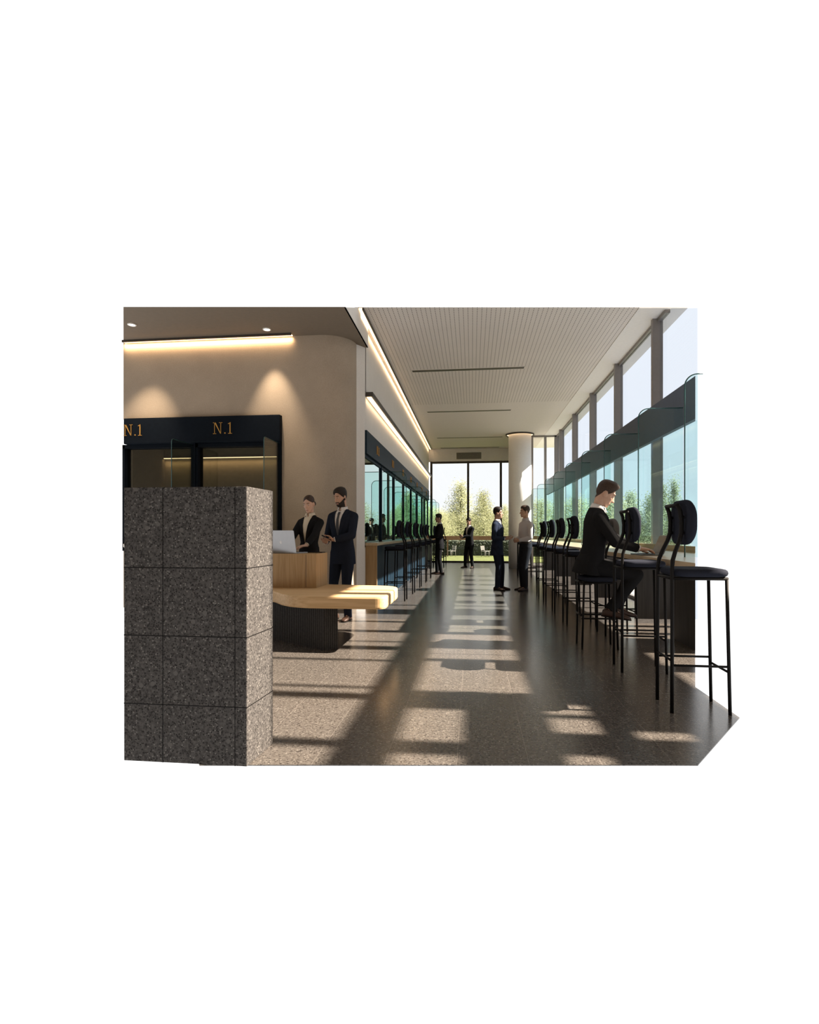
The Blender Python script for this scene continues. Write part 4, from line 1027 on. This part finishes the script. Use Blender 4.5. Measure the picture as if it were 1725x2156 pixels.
make_person(dict(loc=(-0.10, 19.5, 0), rz=PI-0.85, scale=0.985, vox=0.007, label='man in dark suit looking at his phone before the end window', jacket=M['suit_black'], trousers=M['suit_char'], head=(0.25, -0.25), v_bottom=.10,
    rhand=dict(p=(0.16, 0.24, 1.08), f=(-0.5, 0.8, 0.1), n=(-.5, 0, .8), curl=0.6), lhand=dict(p=(-0.02, 0.33, 1.13), f=(0.25, 0.9, 0.25), n=(.2, -.5, .8), curl=0.6), rfoot=(0.12, 0.10, 0, -0.05), lfoot=(-0.13, -0.04, 0, 0.5)))
make_person(dict(loc=(0.55, 12.1, 0), rz=-PI/2-0.28, scale=1.0, label='man in navy blazer and tie gesturing to the man in the pale shirt', jacket=M['suit_blue'], trousers=M['suit_navy'], tie=M['tie'], head=(0.1, -0.03), v_bottom=.12,
    rhand=dict(p=(0.17, 0.21, 1.12), f=(-0.1, 0.97, 0.05), n=(-.5, -.1, .85), curl=0.3, spread=.16), lhand=dict(p=(-0.13, 0.18, 1.12), f=(0.15, 0.95, 0.1), n=(.6, 0, .75), curl=0.3, spread=.16), rfoot=(0.11, 0.02, 0, -0.35), lfoot=(-0.12, 0.06, 0, 0.05)))
make_person(dict(loc=(1.15, 12.1, 0), rz=PI/2+0.42, scale=1.015, top='shirt', label='man in pale grey shirt and dark trousers standing with clasped hands', shirt=M['shirt_grey'], trousers=M['trouser'], head=(-0.16, -0.02), hair=M['hair_b'],
    rhand=dict(p=(0.10, 0.20, 1.07), f=(-0.75, 0.6, -0.15), n=(-.3, -.8, .3), curl=0.75), lhand=dict(p=(-0.09, 0.21, 1.07), f=(0.8, 0.5, -0.1), n=(.2, -.8, .2), curl=0.7), rfoot=(0.11, 0.0, 0, -0.05), lfoot=(-0.12, 0.08, 0, 0.3)))
make_person(dict(loc=(1.30, 6.2, 0), rz=-PI/2-0.06, scale=1.08, seated=True, label='man in charcoal suit sitting on a bar stool and typing on a laptop', jacket=M['suit_char'], trousers=M['suit_black'], hair=M['hair_b'], hair_style='quiff', skin=M['skin_b'],
    hip=(0, 0.0, 0.845), lean=0.13, head=(0.0, -0.42), knee=(0, 1, 0.75), foot_pitch=-0.12, leg_w=1.0,
    rhand=dict(p=(0.14, 0.44, 1.0), f=(-0.15, 0.97, -0.08), n=(0, -.05, -1), curl=0.4, pole=(.35, -.5, -1)), lhand=dict(p=(-0.10, 0.47, 1.0), f=(0.15, 0.97, -0.08), n=(0, -.05, -1), curl=0.4, pole=(-.35, -.5, -1)),
    rfoot=(0.10, 0.17, 0.315, -0.1), lfoot=(-0.09, 0.27, 0.315, 0.08)))

# ------------------------------------------------------------------ laptops and small things
M['silver'] = plain('silver_aluminium', (0.36, 0.36, 0.37), 0.4, 0.6, 0.5, 0.02)
M['logo'] = plain('logo_white', (0.75, 0.76, 0.78), 0.35, var=0, bmp=0)
def laptop(loc, rz, w_, dpt, h_, tilt, label, m, logo=False):
    r = empty('laptop', loc, rz, label, 'laptop')
    MB().prism([(x, y+dpt/2) for x, y in rrect(w_, dpt, 0.012)], 0, 0.014).build('base', m, r, bevel=0.003)
    MB().prism([(x, y+dpt*0.58) for x, y in rrect(w_*0.86, dpt*0.5, 0.005)], 0.014, 0.0155).build('keyboard', M['black'], r)
    ld = empty('lid', (0, 0, 0.012)); ld.parent = r; ld.rotation_euler = (tilt, 0, 0)
    R = Matrix.Rotation(PI/2, 4, 'X')
    l_ = MB().prism([(x, y+h_/2) for x, y in rrect(w_, h_, 0.014)], -0.004, 0.004, R).build('lid_shell', m, ld)
    MB().prism([(x, y+h_/2) for x, y in rrect(w_*0.95, h_*0.9, 0.006)], -0.0048, -0.004, R).build('display', M['screen_dark'], ld)
    if logo:
        b = MB(); k = 0.021
        # bitten fruit with a leaf
        def pt(a):
            rr = 1.0-0.10*math.exp(-((math.sin(a)-1)/0.12)**2)-0.07*math.exp(-((math.sin(a)+1)/0.06)**2); return (rr*math.cos(a)*0.86, rr*math.sin(a)*0.95)
        o_ = [pt(2*PI*i/48) for i in range(48)]
        o_ = [(x if math.hypot(x-1.05, y-0.12) > 0.42 else 1.05-math.sqrt(max(0, 0.42**2-(y-0.12)**2)), y) for x, y in o_]
        for (vx, vy) in (o_,) if False else (): pass
        b.prism([(x*k, y*k+h_*0.46) for x, y in o_], 0.004, 0.0052, R)
        lf = [(0.05, 1.12), (0.10, 1.38), (0.26, 1.55), (0.42, 1.6), (0.36, 1.36), (0.22, 1.18)]
        b.prism([(x*k, y*k+h_*0.46) for x, y in lf], 0.004, 0.0052, R)
        b.build('logo', M['logo'], ld)
    return r
laptop((-2.30, 6.44, 1.0), -0.26, 0.40, 0.26, 0.275, math.radians(13), 'silver laptop with a fruit logo on the lid, on the oak desk', M['silver'], True)
laptop((1.99, 6.18, 1.0105), -PI/2+PI+0.05, 0.33, 0.23, 0.22, math.radians(25), 'open dark grey laptop on the right counter before the seated man', plain('grey_laptop', (0.17, 0.18, 0.175), 0.4, 0.4, 0.4, 0.02))
o = MB().prism(rrect(0.24, 0.17, 0.01), 0, 0.008).build('tablet', M['black'], bevel=0.002); o.location = (-1.99, 6.76, 1.0); tag(o, 'dark flat tablet on the oak desk right of the laptop', 'tablet')

def in_hand(loc, rz, s, p): return Vector(loc)+Matrix.Rotation(rz, 3, 'Z') @ (Vector(p)*s)
phone(in_hand((-1.86, 7.72, 0), PI-0.34, 1.05, (0.05, 0.31, 1.125)), (0.5, 0.1, PI-0.34-0.9), 'black phone in the hand of the bearded man')
phone(in_hand((-0.10, 19.5, 0), PI-0.85, 0.985, (0.005, 0.415, 1.185)), (0.6, 0, PI-0.85), 'black phone in the hand of the man before the end window')
